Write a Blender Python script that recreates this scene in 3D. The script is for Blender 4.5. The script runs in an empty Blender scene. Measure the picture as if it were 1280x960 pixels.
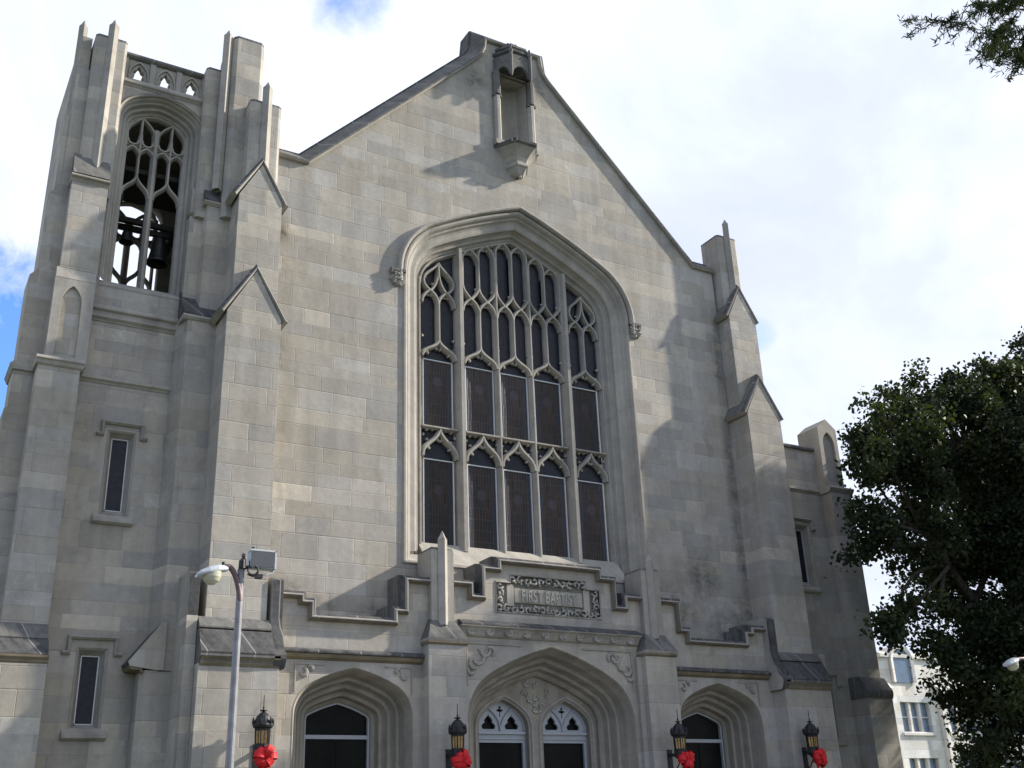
import bpy, math, random
import numpy as np
from mathutils import Vector, Matrix, noise
from mathutils.geometry import tessellate_polygon

random.seed(7); rng = np.random.default_rng(7)
S = bpy.context.scene; COL = S.collection
# ------------------------------------------------------------------ camera, sky, sun, exposure
YAW, PITCH, ROLL = math.radians(30.7705), math.radians(22.5935), math.radians(-2.2533)
Fw = Vector((math.sin(YAW)*math.cos(PITCH), math.cos(YAW)*math.cos(PITCH), math.sin(PITCH)))
R0 = Vector((math.cos(YAW), -math.sin(YAW), 0)); U0 = R0.cross(Fw)
Rr = math.cos(ROLL)*R0 + math.sin(ROLL)*U0; Uu = -math.sin(ROLL)*R0 + math.cos(ROLL)*U0
cd = bpy.data.cameras.new('camera'); cam = bpy.data.objects.new('camera', cd); COL.objects.link(cam)
M = Matrix((Rr, Uu, -Fw)).transposed().to_4x4(); M.translation = (-17.1917, -28.0, 1.6); cam.matrix_world = M
cd.sensor_width = 36; cd.lens = 1363.03/1280*36; cd.clip_start = .1; cd.clip_end = 3000
S.camera = cam

SUN = Vector((4.2, -1.0, 2.43)).normalized()
EL = math.asin(SUN.z); AZ = math.atan2(SUN.x, SUN.y)
ld = bpy.data.lights.new('sun', 'SUN'); ld.energy = 4.3; ld.angle = math.radians(1.3); ld.color = (1, .93, .82)
sun = bpy.data.objects.new('sun', ld); COL.objects.link(sun); sun.rotation_euler = (-SUN).to_track_quat('-Z', 'Y').to_euler()
sun.location = (60, -20, 60)
S.view_settings.view_transform = 'Standard'; S.view_settings.look = 'None'
S.view_settings.exposure = 1.04; S.view_settings.gamma = 1; S.view_settings.use_curve_mapping = False

class NT:
    """tiny node helper"""
    def __init__(s, tree): s.t = tree; s.n = tree.nodes; s.l = tree.links
    def new(s, typ, **kw):
        o = s.n.new(typ)
        for k, v in kw.items(): setattr(o, k, v)
        return o
    def put(s, sock, v):
        if hasattr(v, 'is_linked') or isinstance(v, bpy.types.NodeSocket): s.l.new(v, sock)
        else: sock.default_value = v
    def m(s, op, a, b=0.0, c=0.0, clamp=False):
        o = s.new('ShaderNodeMath', operation=op, use_clamp=clamp)
        s.put(o.inputs[0], a); s.put(o.inputs[1], b); s.put(o.inputs[2], c); return o.outputs[0]
    def mix(s, f, a, b, typ='MIX'):
        o = s.new('ShaderNodeMix', data_type='RGBA', blend_type=typ)
        s.put(o.inputs[0], f); s.put(o.inputs[6], a); s.put(o.inputs[7], b); return o.outputs[2]
    def xyz(s, v):
        o = s.new('ShaderNodeSeparateXYZ'); s.l.new(v, o.inputs[0]); return o.outputs
    def comb(s, x, y, z=0.0):
        o = s.new('ShaderNodeCombineXYZ'); s.put(o.inputs[0], x); s.put(o.inputs[1], y); s.put(o.inputs[2], z); return o.outputs[0]
    def noise(s, v, scale, detail=4, rough=.55, dist=0.0):
        o = s.new('ShaderNodeTexNoise'); s.l.new(v, o.inputs['Vector']); o.inputs['Scale'].default_value = scale
        o.inputs['Detail'].default_value = detail; o.inputs['Roughness'].default_value = rough; o.inputs['Distortion'].default_value = dist
        return o.outputs['Fac']
    def white(s, v):
        o = s.new('ShaderNodeTexWhiteNoise', noise_dimensions='2D'); s.l.new(v, o.inputs['Vector']); return o.outputs['Value'], o.outputs['Color']
    def ramp(s, f, stops):
        o = s.new('ShaderNodeValToRGB'); s.put(o.inputs[0], f)
        e = o.color_ramp.elements
        while len(e) < len(stops): e.new(.5)
        for i, (p, c) in enumerate(stops):
            e[i].position = p; e[i].color = c if len(c) == 4 else (*c, 1)
        return o.outputs[0]
    def rng(s, f, a, b, c, d):
        o = s.new('ShaderNodeMapRange'); s.put(o.inputs[0], f)
        for i, v in enumerate((a, b, c, d)): o.inputs[i+1].default_value = v
        return o.outputs[0]

W = bpy.data.worlds.new('World'); S.world = W; W.use_nodes = True
w = NT(W.node_tree); w.n.clear()
tc = w.new('ShaderNodeTexCoord'); D = tc.outputs['Generated']
sky = w.new('ShaderNodeTexSky', sky_type='NISHITA', sun_disc=False, sun_elevation=EL, sun_rotation=AZ, air_density=1.6, dust_density=.6, ozone_density=2.5)
skyc = w.mix(1.0, sky.outputs[0], (.062, .088, .140, 1), 'MULTIPLY')
nz = w.noise(D, 3.2, 8, .58, .6)
nz2 = w.noise(D, 9.0, 6, .6, .3)
nz3 = w.noise(D, 26.0, 6, .62, .5)
field = w.m('ADD', w.m('ADD', w.m('MULTIPLY', w.m('SUBTRACT', nz, .5), .16), w.m('MULTIPLY', w.m('SUBTRACT', nz2, .5), .16)), w.m('MULTIPLY', w.m('SUBTRACT', nz3, .5), .14))
gap = None
for d, r0, r1 in (((.052, .922, .384), .9955, .9990), ((.271, .699, .680), .9992, 1.0004), ((.641, .650, .408), .99985, 1.0003), ((-.45, .80, .40), .985, .999), ((-.6, -.6, .53), .85, .98), ((.9, -.35, .27), .93, .985)):
    v = Vector(d).normalized()
    dp = w.new('ShaderNodeVectorMath', operation='DOT_PRODUCT'); w.l.new(D, dp.inputs[0]); dp.inputs[1].default_value = v
    g = w.rng(w.m('ADD', dp.outputs['Value'], w.m('MULTIPLY', field, (1-r0)*14)), r0, r1, 0, 1)
    gap = g if gap is None else w.m('MAXIMUM', gap, g)
cl = w.noise(D, 2.1, 7, .55, .9)
cl2 = w.noise(D, 5.5, 6, .6, .4)
shade = w.m('ADD', w.m('MULTIPLY', cl, .7), w.m('MULTIPLY', cl2, .3))
cloud = w.ramp(shade, [(.32, (.365, .40, .495)), (.44, (.425, .46, .555)), (.53, (.50, .535, .625)), (.66, (.56, .59, .67))])
dz = w.xyz(D)[2]
cloud = w.mix(w.rng(dz, -.02, .0, 1, 0), cloud, (.2, .2, .19, 1))
final = w.mix(gap, cloud, skyc)
bg = w.new('ShaderNodeBackground'); w.l.new(final, bg.inputs[0]); bg.inputs[1].default_value = 1.0
wo = w.new('ShaderNodeOutputWorld'); w.l.new(bg.outputs[0], wo.inputs[0])

# ------------------------------------------------------------------ materials
def newmat(name):
    m = bpy.data.materials.new(name); m.use_nodes = True
    t = NT(m.node_tree); t.n.clear()
    p = t.new('ShaderNodeBsdfPrincipled'); o = t.new('ShaderNodeOutputMaterial'); t.l.new(p.outputs[0], o.inputs[0])
    return m, t, p
def bump(t, p, h, strength, dist, bev=0):
    b = t.new('ShaderNodeBump')
    if bev: bv = t.new('ShaderNodeBevel', samples=3); bv.inputs['Radius'].default_value = bev; t.l.new(bv.outputs[0], b.inputs['Normal'])
    b.inputs['Strength'].default_value = strength; b.inputs['Distance'].default_value = dist
    t.l.new(h, b.inputs['Height']); t.l.new(b.outputs[0], p.inputs['Normal'])
def stone(name, base, joints=True, streak=.17, var=.04, rough=.9, stains=()):
    m, t, p = newmat(name)
    P = t.new('ShaderNodeNewGeometry').outputs['Position']; x, y, z = t.xyz(P)
    u = t.m('ADD', x, y)
    vz = t.m('ADD', t.m('ADD', z, t.m('MULTIPLY', t.m('SINE', t.m('MULTIPLY', z, 1.7)), .13)), t.m('MULTIPLY', t.m('SINE', t.m('MULTIPLY_ADD', z, 4.3, 1.0)), .05))
    r = t.m('DIVIDE', vz, .47); row = t.m('FLOOR', r)
    rr, _ = t.white(t.comb(row, 3.7))
    ul = t.m('ADD', t.m('DIVIDE', u, t.m('MULTIPLY_ADD', rr, .75, .80)), t.m('MULTIPLY', rr, 31.0))
    col = t.m('FLOOR', ul)
    wv, wc = t.white(t.comb(row, col)); wv2, _ = t.white(t.comb(col, t.m('ADD', row, 91.3)))
    big = t.noise(P, .35, 3); fine = t.noise(P, 6.0, 7, .65); mid = t.noise(P, 1.6, 5, .6)
    st = t.noise(t.comb(t.m('MULTIPLY', u, 2.2), t.m('MULTIPLY', z, .22), y), 1.0, 5, .6)
    b = base
    warm = (b[0]*1.025, b[1]*1.0, b[2]*.955, 1); cool = (b[0]*.98, b[1]*.99, b[2]*1.02, 1)
    c = t.mix(t.rng(wv2, .15, .85, 0, 1) if joints else mid, cool, warm)
    k = t.m('MULTIPLY_ADD', t.m('SUBTRACT', wv, .5) if joints else t.m('SUBTRACT', mid, .5), var*2, 1.0)
    k = t.m('MULTIPLY', k, t.rng(big, .3, .7, .9, 1.08)); k = t.m('MULTIPLY', k, t.rng(fine, .25, .75, .90, 1.09))
    k = t.m('MULTIPLY', k, t.rng(mid, .3, .7, .93, 1.06))
    k = t.m('MULTIPLY', k, t.rng(st, .28, .62, 1.0-streak, 1.04))
    k = t.m('MULTIPLY', k, t.rng(t.noise(P, .8, 6, .68, .8), .56, .74, 1.0, .78))
    odd = t.rng(wv2, .93, .94, 0, 1) if joints else 0.0
    if joints: k = t.m('MULTIPLY', k, t.m('MULTIPLY_ADD', odd, .12, 1.0))
    if joints:
        fu = t.m('FRACT', ul); fv = t.m('FRACT', r)
        du = t.m('MULTIPLY', t.m('MINIMUM', fu, t.m('SUBTRACT', 1.0, fu)), t.m('MULTIPLY_ADD', rr, .75, .80))
        dv = t.m('MULTIPLY', t.m('MINIMUM', fv, t.m('SUBTRACT', 1.0, fv)), .47)
        e = t.m('MINIMUM', du, dv)
        jl = t.rng(e, .004, .014, 0, 1)
        jw, _ = t.white(t.comb(t.m('ADD', col, 5.5), t.m('ADD', row, 17.3)))
        k = t.m('MULTIPLY', k, t.m('MAXIMUM', jl, t.rng(jw, .1, .9, .86, 1.20)))
        # eroded pale patches on some blocks
        pat = t.m('MULTIPLY', t.rng(t.noise(P, 3.2, 6, .7, 1.5), .56, .64, 0, 1), t.rng(wv, .78, .8, 0, 1))
        k = t.m('MULTIPLY', k, t.m('MULTIPLY_ADD', pat, .16, 1.0))
    acc = None
    for (sx, sz, ra, rz) in stains:
        q = t.m('ADD', t.m('POWER', t.m('ABSOLUTE', t.m('DIVIDE', t.m('SUBTRACT', x, sx), ra)), 2.0), t.m('POWER', t.m('ABSOLUTE', t.m('DIVIDE', t.m('SUBTRACT', z, sz), rz)), 2.0))
        q = t.m('EXPONENT', t.m('MULTIPLY', q, -1.0)); acc = q if acc is None else t.m('MAXIMUM', acc, q)
    if acc is not None: k = t.m('MULTIPLY', k, t.m('SUBTRACT', 1.0, t.m('MULTIPLY', acc, t.rng(t.noise(P, 2.6, 6, .7, .6), .36, .66, .12, .72))))
    c = t.mix(1.0, c, t.comb(k, k, k), 'MULTIPLY')
    t.l.new(c, p.inputs['Base Color']); p.inputs['Roughness'].default_value = rough; p.inputs['Specular IOR Level'].default_value = .25
    h = t.m('MULTIPLY', fine, .5)
    if joints: h = t.m('ADD', h, t.m('MULTIPLY', jl, .45))
    bump(t, p, h, .5, .025, .022)
    return m
def dark_stone(name, lo, hi):
    m, t, p = newmat(name)
    P = t.new('ShaderNodeNewGeometry').outputs['Position']; x, y, z = t.xyz(P)
    st = t.noise(t.comb(t.m('MULTIPLY', t.m('ADD', x, y), 3.0), t.m('MULTIPLY', z, .5), y), 1.3, 6, .65)
    f = t.m('ADD', t.m('MULTIPLY', st, .6), t.m('MULTIPLY', t.noise(P, 7, 6, .65), .4))
    c = t.ramp(f, [(.34, lo), (.5, [(a+b)/2 for a, b in zip(lo, hi)]), (.68, hi)])
    fr = t.m('FRACT', t.m('DIVIDE', t.m('ADD', x, y), 1.17)); c = t.mix(t.m('LESS_THAN', fr, .018), c, (.30, .29, .27, 1))
    t.l.new(c, p.inputs['Base Color']); p.inputs['Roughness'].default_value = .92; p.inputs['Specular IOR Level'].default_value = .2
    bump(t, p, t.noise(P, 18, 5, .6), .45, .015, .022)
    return m
def plain(name, c, rough=.5, metal=0.0, var=.12, scale=8, spec=.5):
    m, t, p = newmat(name)
    P = t.new('ShaderNodeNewGeometry').outputs['Position']
    k = t.rng(t.noise(P, scale, 5, .6), .3, .7, 1-var, 1+var)
    t.l.new(t.mix(1.0, (*c, 1), t.comb(k, k, k), 'MULTIPLY'), p.inputs['Base Color'])
    p.inputs['Roughness'].default_value = rough; p.inputs['Metallic'].default_value = metal; p.inputs['Specular IOR Level'].default_value = spec
    return m
STONE = stone('limestone_ashlar', (.322, .299, .262))
GABLE = stone('stained_gable_ashlar', (.322, .299, .262), stains=[(-7.7, 7.95, .55, .3), (-6.9, 7.55, .5, .25), (-5.2, 7.45, .6, .3), (-8.4, 14.75, .28, .5), (-8.4, 18.75, .25, .4), (7.3, 7.75, .9, .45), (8.3, 8.2, .8, .7), (4.9, 7.6, .5, .4), (8.45, 10.5, .28, 1.8), (8.45, 13.4, .25, 1.6), (8.4, 17.6, .25, 1.4), (5.3, 8.2, 1.2, .7), (6.6, 9.4, .8, .8), (-1.6, 26.9, .5, .5), (1.1, 27.3, .35, .7)])
SMOOTH = stone('dressed_limestone', (.328, .307, .270), joints=False, streak=.24, var=.10)
WARM = stone('patinated_limestone', (.275, .25, .205), joints=False, streak=.3, var=.14)
OCHRE = stone('ochre_limestone', (.20, .168, .115), joints=False, streak=.35, var=.18)  # browner tone for the undersides of mouldings, caps and copings
SOIL = stone('soiled_limestone', (.20, .19, .165), joints=False, streak=.3, var=.2)
PALE = stone('pale_limestone', (.62, .60, .56), joints=True, streak=.1, var=.05)
DARK = dark_stone('sooty_limestone', (.028, .028, .03), (.125, .122, .118))
MID = dark_stone('weathered_limestone', (.072, .070, .066), (.19, .183, .168))
CARVED = stone('carved_limestone', (.35, .335, .30), joints=False, streak=.25, var=.2)
WHITE = plain('white_painted_metal', (.50, .51, .51), .5, 0, .06)
PAINT = plain('pale_grey_paint', (.33, .35, .37), .5, 0, .06)
BLACKG, tg, pg = newmat('dark_door_glass')
Pg = tg.new('ShaderNodeNewGeometry').outputs['Position']
tg.l.new(tg.ramp(tg.noise(Pg, 1.3, 5, .7), [(.35, (.003, .0035, .003)), (.7, (.010, .012, .009))]), pg.inputs['Base Color']); pg.inputs['Roughness'].default_value = .25; pg.inputs['Specular IOR Level'].default_value = .07
IRON = plain('black_iron', (.018, .018, .02), .55, .4, .3, 20)
BRONZE = plain('bell_bronze', (.045, .045, .042), .5, .6, .3, 6)
TIMBER = plain('dark_timber', (.02, .017, .014), .8, 0, .3, 6)
AMBER = plain('amber_lantern_glass', (.34, .21, .06), .35, 0, .35, 7)
POLE = plain('galvanised_steel', (.20, .20, .21), .55, .25, .22, 6)
ARMR = plain('reddish_brown_steel', (.13, .085, .085), .5, .2, .2, 9)
LAMPW = plain('lamp_housing_grey', (.40, .43, .46), .45, .1, .12, 9)
LENS = plain('cloudy_lamp_glass', (.42, .41, .30), .25, 0, .12, 7)
GREYG = plain('grey_lamp_glass', (.075, .08, .085), .3, 0, .1, 7)
RED, tr_, pr_ = newmat('red_satin_ribbon')
pr_.inputs['Base Color'].default_value = (.50, .006, .010, 1); pr_.inputs['Roughness'].default_value = .6; pr_.inputs['Specular IOR Level'].default_value = .35
Pn = tr_.new('ShaderNodeNewGeometry').outputs['Position']; bump(tr_, pr_, tr_.noise(Pn, 25, 3), .4, .01)

def leaded(name, lit=1.0):
    m, t, p = newmat(name)
    o = t.new('ShaderNodeTexCoord').outputs['Object']; x, y, z = t.xyz(o)
    zr = t.m('DIVIDE', z, .36); row = t.m('FLOOR', zr)
    rw, _ = t.white(t.comb(row, 2.2))
    xr = t.m('DIVIDE', t.m('ADD', x, t.m('MULTIPLY', rw, .03)), .098); colx = t.m('FLOOR', xr)
    wv, wc = t.white(t.comb(colx, row))
    fx, fz = t.m('FRACT', xr), t.m('FRACT', zr)
    ex = t.m('MULTIPLY', t.m('MINIMUM', fx, t.m('SUBTRACT', 1.0, fx)), .098); ez = t.m('MULTIPLY', t.m('MINIMUM', fz, t.m('SUBTRACT', 1.0, fz)), .36)
    lead = t.rng(t.m('MINIMUM', ex, ez), .006, .014, 0, 1)
    P = t.new('ShaderNodeNewGeometry').outputs['Position']
    big = t.noise(P, 1.1, 4)
    c = t.mix(wv, (.018*lit, .013*lit, .012*lit, 1), (.052*lit, .036*lit, .028*lit, 1))
    c = t.mix(t.rng(big, .35, .65, 0, 1), c, (.020*lit, .019*lit, .024*lit, 1))
    edge = t.rng(t.m('ABSOLUTE', x), .33, .345, 0, 1)
    c = t.mix(edge, c, t.mix(t.noise(P, 16, 2), (.012, .016, .024, 1), (.05, .06, .085, 1)))
    dm = t.m('SQRT', t.m('ADD', t.m('POWER', t.m('ABSOLUTE', x), 2.0), t.m('POWER', t.m('ABSOLUTE', t.m('SUBTRACT', z, .42)), 2.0)))
    c = t.mix(t.rng(dm, .13, .20, 1, 0), c, t.mix(t.noise(P, 11, 3), (.02, .03, .05, 1), (.09, .06, .075, 1)))
    c = t.mix(lead, t.mix(t.noise(P, 2.3, 4), (.025, .022, .022, 1), (.10, .075, .058, 1)), c)
    oi = t.new('ShaderNodeObjectInfo').outputs['Random']; kk = t.rng(oi, 0, 1, .65, 1.35); c = t.mix(1.0, c, t.comb(kk, t.m('MULTIPLY', kk, .97), t.m('MULTIPLY', kk, .9)), 'MULTIPLY')
    t.l.new(c, p.inputs['Base Color']); p.inputs['Roughness'].default_value = .38; p.inputs['Specular IOR Level'].default_value = .2
    bump(t, p, t.m('ADD', t.m('ADD', lead, t.m('MULTIPLY', wv, .6)), t.m('MULTIPLY', t.noise(P, 9, 3), 1.2)), .6, .01)
    return m
LEAD = leaded('leaded_stained_glass')
BLUEG = plain('dark_leaded_glass', (.016, .018, .025), .35, 0, .4, 9, .2)
SKYG = plain('pale_blue_window_glass', (.13, .18, .25), .12, 0, .15, 2)
ASPHALT = plain('asphalt', (.05, .05, .052), .9, 0, .2, 12)
CONC = plain('concrete', (.30, .29, .27), .9, 0, .12, 3)
GRASS = plain('lawn', (.045, .075, .022), .95, 0, .35, 5)
BARK, tb, pb = newmat('dark_bark')
Pb = tb.new('ShaderNodeNewGeometry').outputs['Position']; xb, yb, zb_ = tb.xyz(Pb)
fb = tb.noise(tb.comb(tb.m('MULTIPLY', xb, 6.0), tb.m('MULTIPLY', yb, 6.0), tb.m('MULTIPLY', zb_, 1.5)), 1.5, 6, .65)
tb.l.new(tb.ramp(fb, [(.35, (.018, .014, .011)), (.65, (.07, .058, .046))]), pb.inputs['Base Color']); pb.inputs['Roughness'].default_value = .95
bump(tb, pb, fb, .6, .03)
def leafmat(name, c1, c2, c3):
    m, t, p = newmat(name)
    g = t.new('ShaderNodeNewGeometry'); r = g.outputs['Random Per Island']; P = g.outputs['Position']
    c = t.mix(r, (*c1, 1), (*c2, 1)); c = t.mix(t.rng(t.noise(P, .55, 4), .5, .68, 0, 1), c, (*c3, 1))
    t.l.new(c, p.inputs['Base Color']); p.inputs['Roughness'].default_value = .6; p.inputs['Specular IOR Level'].default_value = .18
    tr = t.new('ShaderNodeBsdfTranslucent'); t.l.new(t.mix(1.0, c, (1.3, 1.35, .5, 1), 'MULTIPLY'), tr.inputs[0])
    mx = t.new('ShaderNodeMixShader'); mx.inputs[0].default_value = .24
    o = [n for n in t.n if n.type == 'OUTPUT_MATERIAL'][0]
    t.l.new(p.outputs[0], mx.inputs[1]); t.l.new(tr.outputs[0], mx.inputs[2]); t.l.new(mx.outputs[0], o.inputs[0])
    return m
OAKLEAF = leafmat('oak_leaves', (.012, .020, .010), (.027, .039, .016), (.060, .076, .027))
WILLOW = leafmat('narrow_oak_leaves', (.025, .035, .015), (.05, .065, .022), (.06, .08, .03))

# ------------------------------------------------------------------ mesh helpers
class MB:
    def __init__(s): s.v = []; s.f = []; s.mi = []; s.mats = []
    def mat(s, m):
        if m not in s.mats: s.mats.append(m)
        return s.mats.index(m)
    def add(s, vs, fs, m):
        o = len(s.v); k = s.mat(m); s.v += [tuple(v) for v in vs]
        for f in fs: s.f.append([i+o for i in f]); s.mi.append(k)
    def box(s, x0, x1, y0, y1, z0, z1, m):
        vs = [(x, y, z) for x in (x0, x1) for y in (y0, y1) for z in (z0, z1)]
        s.add(vs, [(0,1,3,2),(4,6,7,5),(0,4,5,1),(2,3,7,6),(0,2,6,4),(1,5,7,3)], m)
    def ext(s, poly, a, b, m, axis='y', mcap=None, holes=()):
        """polygon (with holes) extruded from a to b; axis names the extrusion direction"""
        f = {'y': lambda p, q: (p[0], q, p[1]), 'x': lambda p, q: (q, p[0], p[1]), 'z': lambda p, q: (p[0], p[1], q)}[axis]
        loops = [list(poly)] + [list(h) for h in holes]; flat = [p for l in loops for p in l]
        tri = tessellate_polygon([[Vector((p[0], p[1], 0)) for p in l] for l in loops]); n = len(flat)
        if not holes and len(poly) <= 4: tri = [tuple(range(len(poly)))]
        s.add([f(p, a) for p in flat] + [f(p, b) for p in flat], [tuple(t) for t in tri] + [tuple(i+n for i in t) for t in tri], mcap or m)
        vs = []; fs = []
        for l in loops:
            o = len(vs); k = len(l)
            vs += [f(p, a) for p in l] + [f(p, b) for p in l]
            fs += [(o+i, o+(i+1) % k, o+k+(i+1) % k, o+k+i) for i in range(k)]
        s.add(vs, fs, m)
    def loft(s, rows, m, closed=False, ms=None):
        n = len(rows[0])
        for j in range(len(rows)-1):
            mm = ms[j] if ms else m
            s.add(list(rows[j]) + list(rows[j+1]), [(i, (i+1) % n, n+(i+1) % n, n+i) for i in range(n if closed else n-1)], mm)
    def sweep(s, path, prof, m, ms=None, caps=True, f=lambda u, w, d: (u, d, w)):
        """profile (offset to the left of the path, depth) swept with mitres along a 2D path"""
        rows = []
        for (o, d) in prof: rows.append([f(q[0], q[1], d) for q in offset(path, o)])
        s.loft(rows, m, ms=ms)
        if caps:
            for i in (0, -1): s.add([r[i] for r in rows], [tuple(range(len(rows)))], m)
    def tube(s, pts, rad, m, n=8, cap=True):
        pts = [Vector(p) for p in pts]; rows = []
        if not hasattr(rad, '__len__'): rad = [rad]*len(pts)
        a = None
        for i, p in enumerate(pts):
            d = (pts[min(i+1, len(pts)-1)] - pts[max(i-1, 0)]).normalized()
            if a is None: a = d.orthogonal().normalized()
            a = (a - d*a.dot(d)); a = a.normalized() if a.length > 1e-6 else d.orthogonal().normalized(); b = d.cross(a)
            rows.append([p + (a*math.cos(2*math.pi*k/n) + b*math.sin(2*math.pi*k/n))*rad[i] for k in range(n)])
        s.loft(rows, m, True)
        if cap:
            s.add(rows[0], [tuple(range(n))], m); s.add(rows[-1], [tuple(range(n))], m)
    def lathe(s, cx, cy, prof, m, n=16, ms=None, rot=0):
        rows = [[(cx+r*math.cos(2*math.pi*k/n+rot), cy+r*math.sin(2*math.pi*k/n+rot), z) for k in range(n)] for r, z in prof]
        s.loft(rows, m, True, ms)
    def build_split(s, name, parent=None, gap=.02, **kw):
        """one object per piece that stands apart from the others"""
        n = len(s.v); par = list(range(n))
        def find(i):
            while par[i] != i: par[i] = par[par[i]]; i = par[i]
            return i
        for f in s.f:
            for i in f[1:]: par[find(i)] = find(f[0])
        gr = {}
        for i in range(n): gr.setdefault(find(i), []).append(i)
        B = []
        for r, ids in gr.items():
            a = np.array([s.v[i] for i in ids]); B.append([a.min(0)-gap, a.max(0)+gap, {r}])
        ch = True
        while ch:
            ch = False
            for i in range(len(B)):
                for j in range(len(B)-1, i, -1):
                    if (B[i][0] <= B[j][1]).all() and (B[j][0] <= B[i][1]).all():
                        B[i] = [np.minimum(B[i][0], B[j][0]), np.maximum(B[i][1], B[j][1]), B[i][2] | B[j][2]]; del B[j]; ch = True
        out = []
        for _, _, rs in B:
            q = MB(); mp = {}; q.mats = s.mats
            for f, k in zip(s.f, s.mi):
                if find(f[0]) in rs:
                    for i in f:
                        if i not in mp: mp[i] = len(q.v); q.v.append(s.v[i])
                    q.f.append([mp[i] for i in f]); q.mi.append(k)
            out.append(q.build(name, parent, **kw))
        return out
    def build(s, name, parent=None, smooth=False, label=None, origin=None):
        me = bpy.data.meshes.new(name)
        vs = s.v if origin is None else [(a-origin[0], b-origin[1], c-origin[2]) for a, b, c in s.v]
        me.from_pydata(vs, [], s.f)
        for mt in s.mats: me.materials.append(mt)
        me.polygons.foreach_set('material_index', s.mi)
        if smooth: me.polygons.foreach_set('use_smooth', [True]*len(s.f))
        me.update()
        o = bpy.data.objects.new(name, me); COL.objects.link(o)
        if origin is not None: o.location = origin
        if parent is not None: o.parent = parent; 
        if parent is not None and origin is not None: o.location = Vector(origin) - wloc(parent)
        elif parent is not None: o.location = -wloc(parent)
        if label: o['label'] = label
        return o
def wloc(o):
    v = Vector(o.location)
    while o.parent: o = o.parent; v += Vector(o.location)
    return v
def offset(path, o):
    P = [Vector(p) for p in path]; out = []
    for i, p in enumerate(P):
        n = []
        if i > 0: d = (p-P[i-1]).normalized(); n.append(Vector((-d.y, d.x)))
        if i < len(P)-1: d = (P[i+1]-p).normalized(); n.append(Vector((-d.y, d.x)))
        if len(n) == 2:
            b = n[0]+n[1]; k = max(.35, (1+n[0].dot(n[1]))/2)
            out.append(p + b/2/k*o)
        else: out.append(p + n[0]*o)
    return out
def empty(name, loc, label, cat, group=None):
    e = bpy.data.objects.new(name, None); COL.objects.link(e); e.location = loc; e.empty_display_size = .3
    e['label'] = label; e['category'] = cat
    if group: e['group'] = group
    return e
def tag(o, label=None, cat=None, group=None, kind=None):
    for k, v in (('label', label), ('category', cat), ('group', group), ('kind', kind)):
        if v: o[k] = v
    return o
class Tudor:
    """four-centred arch: half width w, rise, haunch radius r1 through th1 degrees"""
    def __init__(s, w, rise, r1, th1=60):
        s.w, s.r1, s.t = w, r1, math.radians(th1)
        J = Vector((w-r1+r1*math.cos(s.t), r1*math.sin(s.t))); lo, hi = r1*1.001, 400.
        e = Vector((math.cos(s.t), math.sin(s.t)))
        def top(r):
            c = J-e*r; q = r*r-c.x*c.x
            return (c.y+math.sqrt(q) if q > 0 else -9), c
        for _ in range(80):
            mid = (lo+hi)/2
            if top(mid)[0] < rise: lo = mid
            else: hi = mid
        s.r2 = (lo+hi)/2; s.c = top(s.r2)[1]
    def half(s, d=0, n1=9, n2=12):
        r1, r2 = s.r1+d, s.r2+d; out = [(s.w-s.r1+r1*math.cos(s.t*i/n1), r1*math.sin(s.t*i/n1)) for i in range(n1+1)]
        te = math.acos(max(-1, min(1, -s.c.x/r2)))
        out += [(s.c.x+r2*math.cos(s.t+(te-s.t)*i/n2), s.c.y+r2*math.sin(s.t+(te-s.t)*i/n2)) for i in range(1, n2+1)]
        return out
    def full(s, d=0, cx=0, zs=0, z0=None, dz=0, n1=9, n2=12):
        h = s.half(d, n1, n2); h[-1] = (0, h[-1][1])
        L = [(cx-a, zs+dz+b) for a, b in h]; R = [(cx+a, zs+dz+b) for a, b in h[-2::-1]]
        if z0 is not None: return [(cx-s.w-d, z0)] + L + R + [(cx+s.w+d, z0)]
        return L + R
    def height(s, x, d=0):
        h = s.half(d); x = abs(x)
        for (a, b), (c, e) in zip(h, h[1:]):
            if c <= x <= a: return b+(e-b)*(a-x)/max(a-c, 1e-6)
        return h[-1][1]
def bez(p0, p1, p2, p3, n=8):
    return [tuple(((1-t)**3*a+3*(1-t)**2*t*b+3*(1-t)*t*t*c+t**3*d) for a, b, c, d in zip(p0, p1, p2, p3)) for t in [i/n for i in range(n+1)]]
def ogee(cx, a, z, h): # left spring over the apex to right spring
    L = bez((-a, 0), (-a, .55*h), (-.16*a, .52*h), (0, h)); return [(cx+x, z+y) for x, y in L] + [(cx-x, z+y) for x, y in L[-2::-1]]
def lancet(cx, a, z, h):
    L = bez((-a, 0), (-a, .5*h), (-.45*a, .85*h), (0, h)); return [(cx+x, z+y) for x, y in L] + [(cx-x, z+y) for x, y in L[-2::-1]]
BARK_N = [0]
def bar(mb, path, wd, yf, yb, m, nose=.025):
    """moulded stone rib: narrow front arris, splayed sides"""
    BARK_N[0] += 1; e = (BARK_N[0] % 9)*.0011
    k = wd/2
    mb.sweep(path, [(-k, yb), (-k, yf+(yb-yf)*.55), (-nose, yf+.01+e), (nose, yf+.01+e), (k, yf+(yb-yf)*.55), (k, yb)], m, caps=True)
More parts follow.
